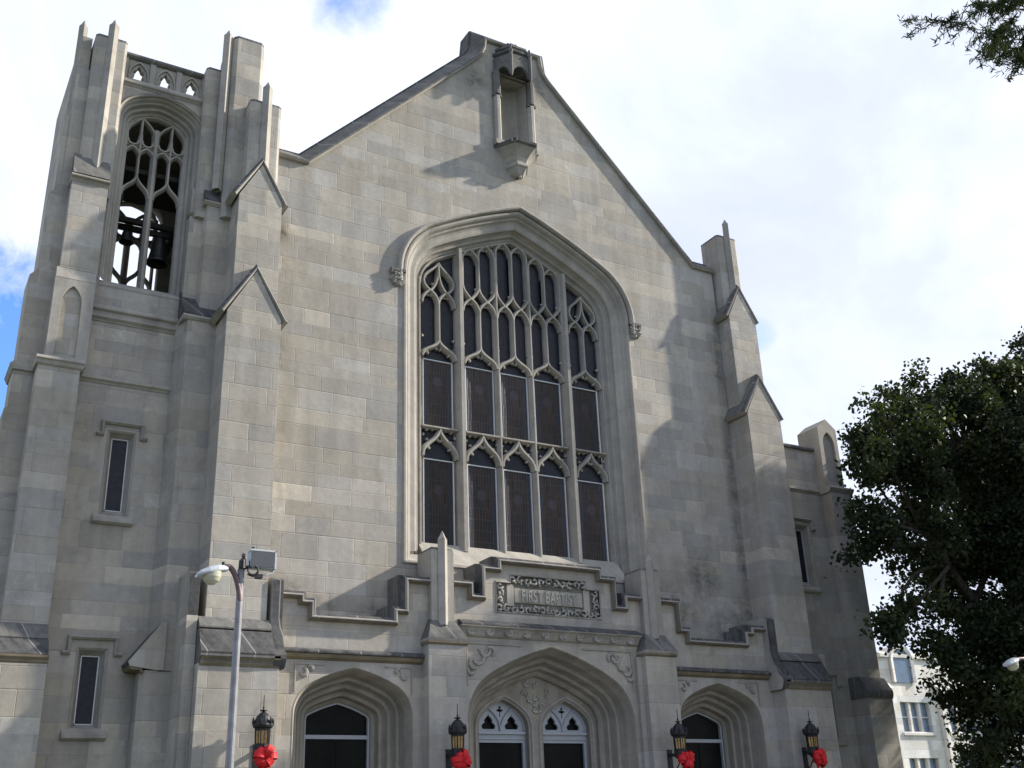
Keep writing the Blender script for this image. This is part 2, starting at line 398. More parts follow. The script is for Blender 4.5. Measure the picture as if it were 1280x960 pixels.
def cusp(mb, p, d, L, wd, y0, y1, m):
    p = Vector(p); d = Vector(d).normalized(); q = Vector((-d.y, d.x)); t = p+d*L
    mb.add([(p+q*wd).x and (p.x+q.x*wd, y0, p.y+q.y*wd), (p.x-q.x*wd, y0, p.y-q.y*wd), (p.x+q.x*wd, y1, p.y+q.y*wd), (p.x-q.x*wd, y1, p.y-q.y*wd), (t.x+q.x*.025, y0+.02, t.y+q.y*.025), (t.x-q.x*.025, y0+.02, t.y-q.y*.025), (t.x+q.x*.025, y1-.02, t.y+q.y*.025), (t.x-q.x*.025, y1-.02, t.y-q.y*.025)],
           [(0,1,5,4),(2,3,7,6),(0,2,6,4),(1,3,7,5),(4,5,7,6)], m)

# ------------------------------------------------------------------ ground (structure)
g = MB(); g.box(-1500, 1500, -1500, 1500, -.5, -.004, GRASS); tag(g.build('ground'), kind='structure')
g = MB(); g.box(-400, 400, -26.5, -11.0, -.3, .0, ASPHALT); tag(g.build('road'), kind='structure')
g = MB()
g.box(-400, 400, -11.0, -10.8, -.3, .13, CONC); g.box(-400, 400, -10.8, -7.6, -.3, .126, CONC); g.box(-5, 5, -7.6, -4.4, -.3, .12, CONC)
g.box(-400, 400, -29.5, -26.5, -.3, .02, CONC)
tag(g.build('pavement'), kind='structure')

# ------------------------------------------------------------------ the church
CH = empty('church', (0, 0, 0), 'large grey limestone Gothic church with a belfry, a gable and a great traceried window', 'church')
WA = Tudor(3.55, 2.45, 1.25, 60); WZ = 18.45             # great window arch
# --- gable wall
def jrow(d, y, dz=0, z0=9.0): return [(a, y, b) for a, b in WA.full(d, 0, WZ, z0, dz)]
rake = [(-8.62, 21.42), (-7.68, 21.42), (-1.5, 27.82), (-1.3, 28.1), (-1.18, 28.42), (-1.14, 28.80), (1.14, 28.80), (1.18, 28.42), (1.3, 28.1), (1.5, 27.82), (7.68, 21.42), (8.62, 21.42)]
mb = MB()
wall_poly = [(-8.62, 6.5)] + rake + [(8.62, 6.5)]
hole = [(a, b) for a, b in WA.full(.86, 0, WZ, 9.0, -.03)]
niche_hole = [(-.57, 24.25), (-.57, 27.5), (.57, 27.5), (.57, 24.25)]
mb.ext(wall_poly, 0, .9, GABLE, holes=[hole, niche_hole])
GW = mb.build('gable_wall', CH)
mb = MB()
cop = [(-.05, .01), (-.05, -.10), (-.01, -.14), (.05, -.14), (.07, -.10), (.42, .27), (.47, .27), (.50, .34), (.50, 1.0), (0, 1.0)]
mb.sweep(rake, cop, SMOOTH, ms=[SMOOTH, SMOOTH, MID, MID, MID, DARK, DARK, DARK, DARK])
mb.build('gable_coping', GW, label='dark weathered coping along the gable')
# --- great window
mb = MB()
prof = [(0, .95, 0), (0, .66, 0), (.05, .62, 0), (.09, .62, 0), (.12, .50, 0), (.20, .49, 0), (.25, .40, 0), (.27, .27, 0), (.34, .24, 0), (.48, .235, -.01), (.55, .20, -.015), (.60, .11, -.02), (.66, .10, -.02), (.70, .0, -.025), (.75, -.05, -.03), (.81, -.05, -.03), (.86, .004, -.03)]
mb.loft([jrow(d, y, dz, 9.0 if d > .5 else 9.4) for d, y, dz in prof], SMOOTH)
GWN = mb.build('great_window', CH, label='tall five light window under a four centred arch')
mb = MB()
hp = [(.87, .0, -.03), (.87, -.08, -.035), (.91, -.15, -.05), (.97, -.17, -.06), (1.02, -.14, -.065), (1.07, -.02, -.07), (1.07, .02, -.07)]
rows = []
for d, y, dz in hp:
    r = [(a, y, b) for a, b in WA.full(d, 0, WZ, 17.95, dz)]; rows.append(r)
mb.loft(rows, SMOOTH)
mb.build('hood_mould', GWN)
for sx in (-1, 1):
    mb = MB(); r2 = random.Random(3+sx)
    cx = sx*4.60
    mb.box(cx-.25, cx+.25, -.16, .03, 18.26, 18.36, MID)
    for i in range(40):
        x, z = cx+r2.uniform(-.2, .2), 18.24-r2.random()*.44
        k = 1-max(0, (18.1-z))*.9; x = cx+(x-cx)*k
        a = r2.uniform(.035, .075); an = r2.uniform(0, 6)
        mb.tube([(x+a*math.cos(an+t)*(1-t*.12), -.06-r2.random()*.10, z+a*math.sin(an+t)*(1-t*.12)) for t in (0, 1, 2, 3, 4, 5)], [.028]*5+[.012], CARVED, 5)
    mb.box(cx-.17, cx+.17, -.06, .03, 17.84, 18.27, CARVED)
    mb.build('label_stop', GWN, label='carved foliage stop at the end of the hood mould')
mb = MB()   # sloping sill
mb.ext([(.95, 9.86), (.66, 9.80), (.12, 9.13), (-.03, 9.05), (-.05, 8.96), (-.0, 8.93), (.95, 8.93)], -3.58, 3.58, SMOOTH, 'x')
for sx in (-1, 1):
    mb.ext([(.3, 9.32), (.12, 9.12), (-.03, 9.045), (-.045, 8.96), (-.0, 8.935), (.3, 8.935)], *( (-4.40, -3.585) if sx < 0 else (3.585, 4.40)), SMOOTH, 'x')
mb.build('window_sill', GWN)
# tracery
tr = MB(); YF, YB = .56, .84
LX = [-2.82, -1.30, 0, 1.30, 2.82]; zsill = 9.6
for x in (-2.06, 2.06): bar(tr, [(x, zsill), (x, WZ+WA.height(x)+.05)], .30, YF-.10, YB+.06, SMOOTH, .06)
for x in (-.65, .65): bar(tr, [(x, zsill), (x, WZ+WA.height(abs(x)+.31)-.42)], .20, YF, YB+.04, SMOOTH)
for x in (-3.52, 3.52): bar(tr, [(x, zsill), (x, 18.7)], .16, YF+.02, YB+.03, SMOOTH)
for i, cx in enumerate(LX):
    for zb, hh, zt in ((12.52, .92, 13.5), (15.88, .62, None)):
        o = ogee(cx, .60, zb, hh); bar(tr, o, .15, YF, YB, SMOOTH, .032)
        for k in (3, 6): 
            for sg in (k, len(o)-1-k):
                p, q = Vector(o[sg]), Vector(o[sg+1 if sg < len(o)-1 else sg]); d = (q-p); nrm = Vector((d.y, -d.x)); 
                cusp(tr, p, nrm, .17, .06, .66, .78, SMOOTH)
        if zt:
            bar(tr, [(cx-.62, zt), (cx+.62, zt)], .10, YF-.005, YB, SMOOTH)
            for sg in (-1, 1):
                for dx, dz, vx, vz in ((.18, .0, 1, 0), (.40, 0, 0, -1), (.56, -.2, -1, 0), (.4, -.38, 0, 1)):
                    cusp(tr, (cx+sg*(dx+.02), zt-.05+dz), (sg*vx, vz), .07, .05, .68, .80, SMOOTH)
def column_pair(xs, zlo, tops, mull):
    pass
# two tiers of lancets above every light
for i, cx in enumerate(LX):
    inner = 0 < i < 4
    a = .31 if inner else .30
    ztop = WZ+WA.height(cx)
    bar(tr, [(cx, 16.46), (cx, 17.80)], .14, YF+.005, YB, SMOOTH)          # sub-mullion of the lower tier
    for sg in (-1, 1):
        c = cx+sg*a
        l = lancet(c, a, 17.78, .50); bar(tr, l, .125, YF+.003, YB, SMOOTH)
        for k in (5, len(l)-6):
            s2 = 1 if k < len(l)/2 else -1; cusp(tr, l[k], (s2, -.15), .15, .055, .68, .78, SMOOTH)
            cusp(tr, (c-s2*a*.95, 16.62 if s2*sg < 0 else 16.38), (s2, .2), .07, .05, .68, .78, SMOOTH)
        if inner:
            zt = WZ+WA.height(c)-.46
            u = [(c-a, 18.78)]; V = [(c+x, z) for x, z in bez((-a, 18.80), (-a, 18.52), (-.35*a, 18.42), (0, 18.26))]
            V = V + [(2*c-x, z) for x, z in V[-2::-1]]; bar(tr, V, .12, YF+.003, YB, SMOOTH)
            l = lancet(c, a, zt-.06, .46); bar(tr, [(c-a, 18.78)]+l+[(c+a, 18.78)], .125, YF+.003, YB, SMOOTH)
            for k in (5, len(l)-6):
                s2 = 1 if k < len(l)/2 else -1; cusp(tr, l[k], (s2, -.15), .15, .055, .68, .78, SMOOTH)
            for s2 in (-1, 1): cusp(tr, (c+s2*a*.85, 18.72), (-s2, .3), .08, .045, .68, .78, SMOOTH)
        else:
            out = cx*sg > 0
            # a pair of leaning daggers under the arch
            V = bez((cx, 19.34), (cx+sg*.10, 19.08), (cx+sg*.52, 18.96), (cx+sg*.54, 18.62)); V += bez((cx+sg*.54, 18.62), (cx+sg*.54, 18.42), (cx+sg*.40, 18.34), (cx+sg*.30, 18.26))[1:]
            bar(tr, V, .11, YF+.003, YB, SMOOTH)
            V = bez((cx, 19.30), (cx, 18.9), (cx+sg*.02, 18.5), (cx+sg*.30, 18.26)); bar(tr, V, .09, YF+.006, YB, SMOOTH)
            cusp(tr, (cx+sg*.50, 18.78), (-sg, .1), .12, .05, .68, .78, SMOOTH); cusp(tr, (cx+sg*.13, 18.55), (sg, .3), .10, .05, .68, .78, SMOOTH)
    if inner:
        bar(tr, [(cx, 18.74), (cx, ztop-.48)], .11, YF+.005, YB, SMOOTH)
for x in (-1.95, 1.95): bar(tr, [(x, 15.9), (x, 20.0)], .09, YF+.01, YB, SMOOTH)
archp = WA.full(-.05, 0, WZ, None)
bar(tr, archp, .13, YF+.015, YB+.02, SMOOTH)
tr.build('tracery', GWN, label='pale stone bars with ogee heads and two tiers of lancets')
# panes
YG = .80
def pane(name, x0, x1, z0, z1, m, parent, y=YG, th=.03):
    cx, cz = (x0+x1)/2, (z0+z1)/2
    q = MB(); q.box(x0, x1, y, y+th, z0, z1, m); return q.build(name, parent, origin=(cx, y, cz))
def frame(x0, x1, z0, z1, y, wd, th, m, parent, name='pane_frame'):
    q = MB(); q.sweep([(x0, z0), (x0, z1), (x1, z1), (x1, z0), (x0, z0)][::-1], [(0, y+th), (0, y), (wd, y), (wd, y+th)], m, caps=False)
    return q.build(name, parent)
for cx in LX:
    for z0, z1 in ((9.74, 12.50), (13.56, 15.86)):
        pane('leaded_pane', cx-.53, cx+.53, z0, z1, LEAD, GWN)
        frame(cx-.53, cx+.53, z0, z1, YG-.04, .035, .05, WHITE, GWN)
    pane('ogee_head_pane', cx-.56, cx+.56, 12.505, 13.47, BLUEG, GWN, YG+.01)
    pane('ogee_head_pane', cx-.56, cx+.56, 15.865, 16.40, BLUEG, GWN, YG+.01)
    for sg in (-1, 1):
        pane('lancet_pane', *sorted((cx+sg*.005, cx+sg*.62)), 16.405, 18.2, BLUEG, GWN, YG+.012)
        c = cx+sg*.31
        pane('lancet_pane', *sorted((cx+sg*.005, cx+sg*.62)), 18.205, WZ+max(WA.height(cx+sg*.6), WA.height(cx+sg*.05))-.02, BLUEG, GWN, YG+.012)

# --- niche on the gable
mb = MB()
Nz0, Nz1 = 24.25, 27.6
rec = [(-.57, 0), (-.40, .42), (.02, .62), (.40, .42), (.57, 0)]
mb.loft([[(x, y, Nz0) for x, y in rec], [(x, y, Nz1) for x, y in rec]], SMOOTH)
mb.add([(x, y*1.0, 27.38) for x, y in rec], [(0, 1, 2, 3, 4)], SMOOTH); mb.add([(x, y, Nz0) for x, y in rec], [(0, 1, 2, 3, 4)], SMOOTH)
for sx in (-1, 1):
    a, b = sorted((sx*.57, sx*.86))
    mb.ext([(a, -.0), (a, -.10 if sx < 0 else -.06), (a+.09, -.16), (b-.09, -.16), (b, -.06), (b, 0)], 24.45, 26.4, SMOOTH, 'z')
    mb.ext([(a-.0, .0), (a-.0, -.10), (a+.09, -.2), (b-.09, -.2), (b, -.1), (b, 0)], 26.45, 27.45, MID, 'z')
    mb.ext([(a-.03, .0), (a-.03, -.14), (b+.03, -.14), (b+.03, 0)], 26.36, 26.46, MID, 'z')
    mb.ext([(a-.02, .0), (a-.02, -.2), (b+.02, -.2), (b+.02, 0)], 24.27, 24.46, SMOOTH, 'z')
NI = mb.build('niche', CH, label='empty statue niche high in the gable')
mb = MB()
def hexr(k, y, z, yb=0.0): return [(-.90*k, yb, z), (-.43*k, y, z), (.43*k, y, z), (.90*k, yb, z)]
mb.loft([hexr(1, -.78, 24.27), hexr(1.0, -.78, 24.17), hexr(.93, -.70, 24.11), hexr(.78, -.60, 24.0), hexr(.54, -.46, 23.78), hexr(.43, -.40, 23.6), hexr(.43, -.40, 23.53), hexr(.50, -.46, 23.51), hexr(.50, -.46, 23.42), hexr(.42, -.40, 23.38), hexr(.28, -.32, 23.2), hexr(.08, -.26, 23.1)], SMOOTH, ms=[DARK, MID] + [SMOOTH]*9)
mb.add(hexr(1, -.78, 24.27), [(0, 1, 2, 3)], DARK)
mb.lathe(0, -.22, [(.0, 23.14), (.07, 23.09), (.07, 23.02), (.0, 22.98)], SMOOTH, 8)
mb.build('niche_corbel', NI, label='bracketed hexagonal shelf with a tapering corbel')
mb = MB()
def hx(k, d, z): return [(-.80*k, 0, z), (-.40*k, -d, z), (.40*k, -d, z), (.80*k, 0, z)]
mb.loft([hx(1, .62, 27.55), hx(1, .62, 28.05), hx(.92, .57, 28.07), hx(.92, .57, 28.16), hx(1.02, .64, 28.18), hx(1.02, .64, 28.30), hx(.8, .5, 28.34), hx(.8, .5, 28.45), hx(.86, .54, 28.46), hx(.86, .54, 28.56), hx(.4, .2, 28.75)], DARK, ms=[MID, DARK, MID, MID, DARK, MID, MID, MID, MID, MID])
mb.add(hx(.98, .6, 27.55), [(0, 1, 2, 3)], DARK)
for a, b in (((-.80, 0), (-.40, -.62)), ((-.40, -.62), (.40, -.62)), ((.40, -.62), (.80, 0))):
    a, b = Vector(a), Vector(b); d = b-a
    for sg in (0, 1):     # cusped gablets hanging under the canopy
        L = [(0, 27.55), (.05, 27.15), (.22, 27.45), (.5, 27.62), (.5, 27.72), (0, 27.72)]
        pts = [(a+d*(x if not sg else 1-x)) for x, _ in L]
        mb.add([(p.x, p.y-.012, z) for p, (_, z) in zip(pts, L)] + [(p.x*.93, p.y*.93+.03, z) for p, (_, z) in zip(pts, L)], [(0, 1, 2, 3, 4, 5), (6, 7, 8, 9, 10, 11), (0, 1, 7, 6), (1, 2, 8, 7), (2, 3, 9, 8)], MID)
for x, y in ((-.40, -.64), (.40, -.64)):
    mb.lathe(x, y, [(.0, 27.0), (.045, 27.08), (.07, 27.2), (.07, 28.1), (.095, 28.13), (.095, 28.2), (.06, 28.25), (.05, 28.42), (0, 28.5)], MID, 4)
for i in range(14):
    x = random.uniform(-.25, .25); mb.lathe(x, -.12-random.random()*.12, [(0, 28.66), (.07, 28.72), (.075, 28.80), (.03, 28.88), (0, 28.9)], DARK, 6)
mb.build('niche_canopy', NI, label='dark hanging canopy over the niche')

# --- shapes shared by piers
def rib(mb, x, y, z0, z1, r, m):
    mb.lathe(x, y, [(r, z0), (r, z1), (r*1.02, z1), (r*.55, z1+.10), (r*.45, z1+.14), (0, z1+.26)], m, 4, rot=0)
def cap_lambda(mb, cx, hw, ze, za, y0, y1, m):
    """gabled cap: a thick raking coping over a pointed front"""
    k = (za-ze)/hw; t = .15
    out = [(cx-hw, ze), (cx, za), (cx+hw, ze)]
    ou = offset(out, t); 
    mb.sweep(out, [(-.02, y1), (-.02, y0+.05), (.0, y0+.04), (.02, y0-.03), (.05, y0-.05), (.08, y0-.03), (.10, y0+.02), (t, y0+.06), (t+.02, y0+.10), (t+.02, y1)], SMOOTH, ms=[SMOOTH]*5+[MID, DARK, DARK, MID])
def portal_cheek(mb, x0, x1, m):
    mb.ext([(0, 8.04), (-.95, 8.0), (-1.06, 7.93), (-1.06, 6.95), (-1.09, 6.72), (-1.17, 6.45), (-1.32, 6.15), (-1.50, 5.98), (-1.50, 5.88), (-1.43, 5.72), (-1.36, 5.66), (0, 5.66)], x0, x1, m, 'x', SMOOTH)
def gable_buttress(s):
    X = lambda a, b: tuple(sorted((s*a, s*b)))
    mb = MB()
    mb.box(*X(8.33, 10.33), -1.38, .9, -.3, 5.72, STONE)
    mb.ext([(-1.0, 5.72), (-1.40, 5.72), (-1.44, 5.78), (-1.44, 5.82), (-1.52, 5.88), (-1.52, 5.98), (-1.18, 6.56), (-1.0, 6.56)], *X(8.50, 10.32), MID, 'x')
    B = mb.build('buttress', CH)
    mb = MB(); mb.box(*X(8.60, 10.14), -1.0, .9, 6.5, 15.3, STONE)
    mb.ext([(s*8.60, 15.3), (s*9.37, 16.7), (s*10.14, 15.3)], -1.0, -.3, STONE)
    mb.box(*X(8.64, 9.93), -.64, .9, 15.3, 19.3, STONE)
    mb.ext([(s*8.64, 19.3), (s*9.285, 20.5), (s*9.93, 19.3)], -.64, -.1, STONE)
    mb.build('shaft', B)
    mb = MB(); mb.ext([(-.96, 6.90), (-1.0, 6.90), (-1.20, 6.64), (-1.20, 6.60), (-.98, 6.565)], *X(8.505, 10.31), MID, 'x')
    mb.ext([(-1.02, 6.565), (-1.20, 6.565), (-1.53, 5.99), (-1.53, 5.96), (-1.0, 5.96)], *X(8.502, 10.318), DARK, 'x')
    mb.ext([(-1.0, 5.66), (-1.385, 5.66), (-1.43, 5.73), (-1.43, 5.79), (-1.50, 5.86), (-1.50, 5.94), (-1.0, 5.94)], *X(8.34, 10.30), OCHRE, 'x')
    mb.build_split('weathering', B, label='dark sloped weathering above the buttress base')
    mb = MB()
    portal_cheek(mb, *X(8.20, 8.50), DARK); mb.build('side_cheek', B)
    mb = MB()
    if s < 0: mb.ext([(.9, 8.04), (-.95, 8.0), (-1.06, 7.93), (-1.06, 6.9), (.9, 6.9)], *X(10.335, 10.60), DARK, 'x', SMOOTH)
    mb.ext([(.9, 6.898), (-1.06, 6.898), (-1.06, -.3), (.9, -.3)], *X(10.335, 10.60), STONE, 'x')
    mb.build('side_cheek', B)
    for cx, hw, ze, za, y0, y1 in ((9.37, .86, 15.24, 16.72, -1.0, .0), (9.285, .73, 19.25, 20.56, -.64, .05)):
        mb = MB(); cap_lambda(mb, s*cx, hw, ze, za, y0, y1, SMOOTH); mb.build('gabled_cap', B)
    mb = MB()
    mb.ext([(s*8.73, .55), (s*8.73, -.36), (s*8.82, -.42), (s*9.62, -.42), (s*9.71, -.36), (s*9.71, .55)], 19.0, 22.86, STONE, 'z')
    mb.ext([(s*8.73, .55), (s*8.73, -.36), (s*8.82, -.42), (s*9.62, -.42), (s*9.71, -.36), (s*9.71, .55)], 22.862, 22.93, MID, 'z')
    rib(mb, s*9.21, -.44, 19.5, 23.45, .16, SMOOTH)
    mb.build('pinnacle', B, label='square block with a pointed rib rising above the gabled cap')
for s in (-1, 1): gable_buttress(s)

# --- portal
SA = Tudor(.92, .45, .17, 63); CA = Tudor(2.12, 1.36, .75, 60)
SCX, SZ, CZ = 6.10, 4.66, 4.63
stepL = [(-8.22, 7.53), (-7.73, 7.53), (-7.73, 7.37), (-7.46, 7.37), (-7.46, 6.99), (-4.92, 6.99), (-4.92, 7.31), (-4.60, 7.31), (-4.60, 8.18), (-3.97, 8.18)]
stepC = [(-3.29, 8.21), (-2.76, 8.21), (-2.76, 7.85), (-2.19, 7.85), (-2.19, 8.70), (-1.66, 8.70), (-1.66, 8.96)]; stepC = stepC + [(-x, z) for x, z in stepC[::-1]]
stepR = [(-x, z) for x, z in stepL[::-1]]
YP = -.8
pnl = [(-1.83, 7.55), (-1.83, 8.48), (-1.34, 8.48), (-1.34, 8.72), (1.34, 8.72), (1.34, 8.48), (1.83, 8.48), (1.83, 7.55)]
mb = MB()
for s in (-1, 1):
    h = SA.full(.72, s*SCX, SZ, -.3)
    x0, x1 = sorted((s*8.33, s*3.6))
    mb.ext([(x0, -.5), (x0, 6.84), (x1, 6.84), (x1, -.5)], YP, 1.4, STONE, holes=[h])
h = CA.full(.66, 0, CZ, -.3)
mb.ext([(-3.598, -.5), (-3.598, 6.84), (3.598, 6.84), (3.598, -.5)], YP, 1.4, STONE, holes=[h])
for st in (stepL, stepR):
    mb.ext([(st[0][0], 6.842)] + st + [(st[-1][0], 6.842)], YP, -.01, STONE)
mb.ext([(-3.6, 6.842)] + [(-3.6, 8.21)] + stepC + [(3.6, 8.21), (3.6, 6.842)], YP, -.01, STONE, holes=[pnl])
PO = mb.build('portal', CH, label='three bay stone portal with stepped parapet')
mb = MB()
pc = [(0, -.79), (0, -.84), (.03, -.96), (.07, -1.0), (.10, -1.0), (.125, -.93), (.19, -.90), (.205, -.86), (.24, -.70), (.24, -.005)]
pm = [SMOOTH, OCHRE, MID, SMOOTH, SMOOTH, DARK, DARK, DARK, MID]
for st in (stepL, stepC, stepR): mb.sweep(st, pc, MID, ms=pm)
mb.build_split('parapet_coping', PO, label='dark stepped coping of the portal')
mb = MB()
for x0, x1 in ((-8.25, -4.17), (4.17, 8.25)):
    mb.ext([(-.8, 6.30), (-.98, 6.24), (-1.0, 6.20), (-1.0, 6.16), (-.94, 6.14), (-.90, 6.06), (-.83, 6.03), (-.8, 6.0)], x0, x1, DARK, 'x')
    mb.ext([(-.79, 6.142), (-.945, 6.142), (-.905, 6.055), (-.835, 6.025), (-.79, 5.998)], x0+.001, x1-.001, OCHRE, 'x')
mb.ext([(-.8, 7.30), (-.9, 7.26), (-1.06, 7.17), (-1.08, 7.09), (-1.0, 7.05), (-.93, 6.97), (-.87, 6.86), (-.8, 6.82)], -3.06, 3.06, SMOOTH, 'x')
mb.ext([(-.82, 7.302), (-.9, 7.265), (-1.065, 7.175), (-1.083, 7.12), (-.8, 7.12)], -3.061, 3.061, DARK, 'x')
mb.build_split('string_course', PO)
mb = MB()
for k in range(10):
    x = -2.72+.605*k; r2 = random.Random(k)
    for j in range(9):
        a = j*.7+k; rr = .09*(j > 0)
        px, pz = x+rr*math.cos(a), 6.955+rr*.8*math.sin(a)
        mb.lathe(px, -.95, [(0, pz-.045), (.04, pz-.03), (.05, pz), (.035, pz+.035), (0, pz+.045)], CARVED, 6)
mb.build_split('carved_boss', PO, smooth=True)
# piers between the bays
for s in (-1, 1):
    mb = MB(); X = lambda a, b: tuple(sorted((s*a, s*b)))
    mb.ext([(s*2.92, -.7), (s*2.92, -.92), (s*3.03, -1.0), (s*3.03, -1.22), (s*4.17, -1.22), (s*4.17, -.7)], -.3, 6.5, STONE, 'z')
    P_ = mb.build('portal_pier', PO)
    mb = MB()
    mb.ext([(-.79, 6.50), (-1.24, 6.50), (-1.29, 6.54), (-1.29, 6.58), (-.79, 6.58)], *X(3.0, 4.2), OCHRE, 'x')
    x0, x1 = X(3.0, 4.21); a0, a1 = X(3.26, 3.98)
    q = [(x0, -1.31, 6.66), (x1, -1.31, 6.66), (x1, -.79, 6.66), (x0, -.79, 6.66)]; tq = [(a0, -.98, 7.22), (a1, -.98, 7.22), (a1, -.79, 7.22), (a0, -.79, 7.22)]
    lo = [(x0, -1.27, 6.58), (x1, -1.27, 6.58), (x1, -.79, 6.58), (x0, -.79, 6.58)]
    mb.loft([lo, q, tq], MID, True, ms=[SMOOTH, MID])
    mb.build('pier_weathering', P_, label='dark pyramidal slope at the foot of the pinnacle')
    mb = MB()
    pl = [(s*3.27, -.12), (s*3.27, -1.0), (s*3.97, -1.0), (s*3.97, -.12)]
    mb.ext(pl, 7.0, 9.16, SMOOTH, 'z')
    top = [[(x, y, 9.162) for x, y in pl], [(s*3.62+(x-s*3.62)*.9, y*.93-.03, 9.24) for x, y in pl]]
    mb.loft(top, MID, True); mb.add(top[1], [(0, 1, 2, 3)], MID)
    rib(mb, s*3.62, -1.02, 7.05, 9.46, .15, SMOOTH)
    mb.build('pinnacle', P_)
# doorways
def doorway(cx, T, zs, prof, name):
    q = MB(); q.loft([[(a, y, b) for a, b in T.full(d, cx, zs, -.3)] for d, y in prof], WARM, ms=[WARM]*(len(prof)-1))
    return q.build(name, PO)
sp = [(0, .55), (0, .30), (.06, .24), (.10, .24), (.13, .05), (.20, .03), (.25, .05), (.30, -.14), (.36, -.17), (.42, -.15), (.46, -.34), (.52, -.38), (.56, -.36), (.60, -.55), (.68, -.74), (.722, -.81)]
cp = [(0, .40), (0, .18), (.06, .12), (.12, .10), (.16, -.08), (.22, -.10), (.27, -.08), (.32, -.30), (.38, -.34), (.44, -.32), (.50, -.54), (.58, -.66), (.64, -.79), (.662, -.81)]
for s in (-1, 1):
    DW = doorway(s*SCX, SA, SZ, sp, 'side_doorway')
    DW['label'] = 'pointed side doorway with deep moulded jambs'
    cx = s*SCX
    q = MB(); q.ext(SA.full(-.01, cx, SZ, 4.28), .46, .50, BLACKG); q.build('fanlight', DW)
    q = MB(); q.ext([(cx-.89, .0), (cx-.89, 4.17), (cx-.015, 4.17), (cx-.015, .0)], .46, .50, BLACKG); q.build('door_leaf', DW)
    q = MB(); q.ext([(cx+.015, .0), (cx+.015, 4.17), (cx+.89, 4.17), (cx+.89, .0)], .46, .50, BLACKG); q.build('door_leaf', DW)
    q = MB(); q.box(cx-.92, cx+.92, .38, .47, 4.175, 4.275, PAINT)
    q.loft([[(a, y, b) for a, b in SA.full(d, cx, SZ, -.1)] for d, y in ((-.05, .48), (-.05, .36), (0, .36), (0.001, .48))], PAINT)
    q.build('door_frame', DW)
CD = doorway(0, CA, CZ, cp, 'main_doorway'); CD['label'] = 'wide central doorway under a four centred arch'
TA = Tudor(.82, .78, .55, 50); TZ = 4.52; YT = .30
holes = [TA.full(0, c, TZ, .0) for c in (-1.06, 1.06)]
mb = MB(); outer = CA.full(.02, 0, CZ, -.1)
mb.ext(outer, YT, YT+.3, WARM, holes=holes); 
for c in (-1.06, 1.06):
    mb.loft([[(a, y, b) for a, b in TA.full(d, c, TZ, 0)] for d, y in ((.16, YT-.001), (.13, YT-.05), (.08, YT-.05), (.02, YT+.1), (-.02, YT+.22))], SMOOTH)
mb.build('tympanum', CD)
mb = MB()   # carved spandrel between the two heads
for i in range(26):
    r2 = random.Random(i+50); z = 4.95+r2.random()*.85; hw = max(.05, (z-4.8)*.75*(1 if z < 5.5 else max(.2, (6-z)*2))); x = r2.uniform(-hw, hw)
    a = r2.uniform(.05, .10); an = r2.uniform(0, 6)
    mb.tube([(x+a*math.cos(an+t)*(1-.13*t), YT-.02, z+a*math.sin(an+t)*(1-.13*t)) for t in range(6)], [.03]*5+[.012], CARVED, 5)
mb.build_split('spandrel_carving', CD, .25)
def trefoil(cx, z, s):
    P_ = [(-.34, 0), (-.40, .14), (-.32, .26), (-.22, .30), (-.24, .42), (-.15, .54), (-.05, .62), (0, .72), (.05, .62), (.15, .54), (.24, .42), (.22, .30), (.32, .26), (.40, .14), (.34, 0)]
    return [(cx+x*s, z+y*s) for x, y in P_]
def crossp(cx, z, s):
    P_ = [(-.05, -.5), (-.05, -.1), (-.22, -.08), (-.32, 0), (-.22, .1), (-.08, .08), (-.12, .25), (0, .4), (.12, .25), (.08, .08), (.22, .1), (.32, 0), (.22, -.08), (.05, -.1), (.05, -.5)]
    return [(cx+x*s, z+y*s) for x, y in P_]
for c in (-1.06, 1.06):
    q = MB()
    q.ext(TA.full(-.02, c, TZ, 4.40), YT+.22, YT+.30, PAINT, holes=[trefoil(c-.38, 4.50, .58), trefoil(c+.38, 4.50, .58), crossp(c, 5.02, .36)])
    bar(q, lancet(c-.40, .39, 4.45, .62), .06, YT+.15, YT+.24, PAINT, .012); bar(q, lancet(c+.40, .39, 4.45, .62), .06, YT+.15, YT+.24, PAINT, .012)
    q.box(c-.80, c+.80, YT+.12, YT+.30, 4.36, 4.43, PAINT); q.box(c-.80, c+.80, YT+.20, YT+.32, 4.13, 4.36, PAINT); q.box(c-.80, c+.80, YT+.16, YT+.30, 4.22, 4.25, PAINT)
    for sx in (-1, 1): q.box(*sorted((c+sx*.72, c+sx*.80)), YT+.2, YT+.34, .0, 4.13, PAINT)
    q.build('transom_tracery', CD, label='pale painted tracery with two trefoils and a small cross')
    q = MB(); q.box(c-.72, c+.72, YT+.28, YT+.31, 0, 4.13, BLACKG); q.build('door_leaf', CD)
    q = MB(); q.ext(TA.full(-.03, c, TZ, 4.42), YT+.36, YT+.38, BLACKG); q.build('fanlight', CD)
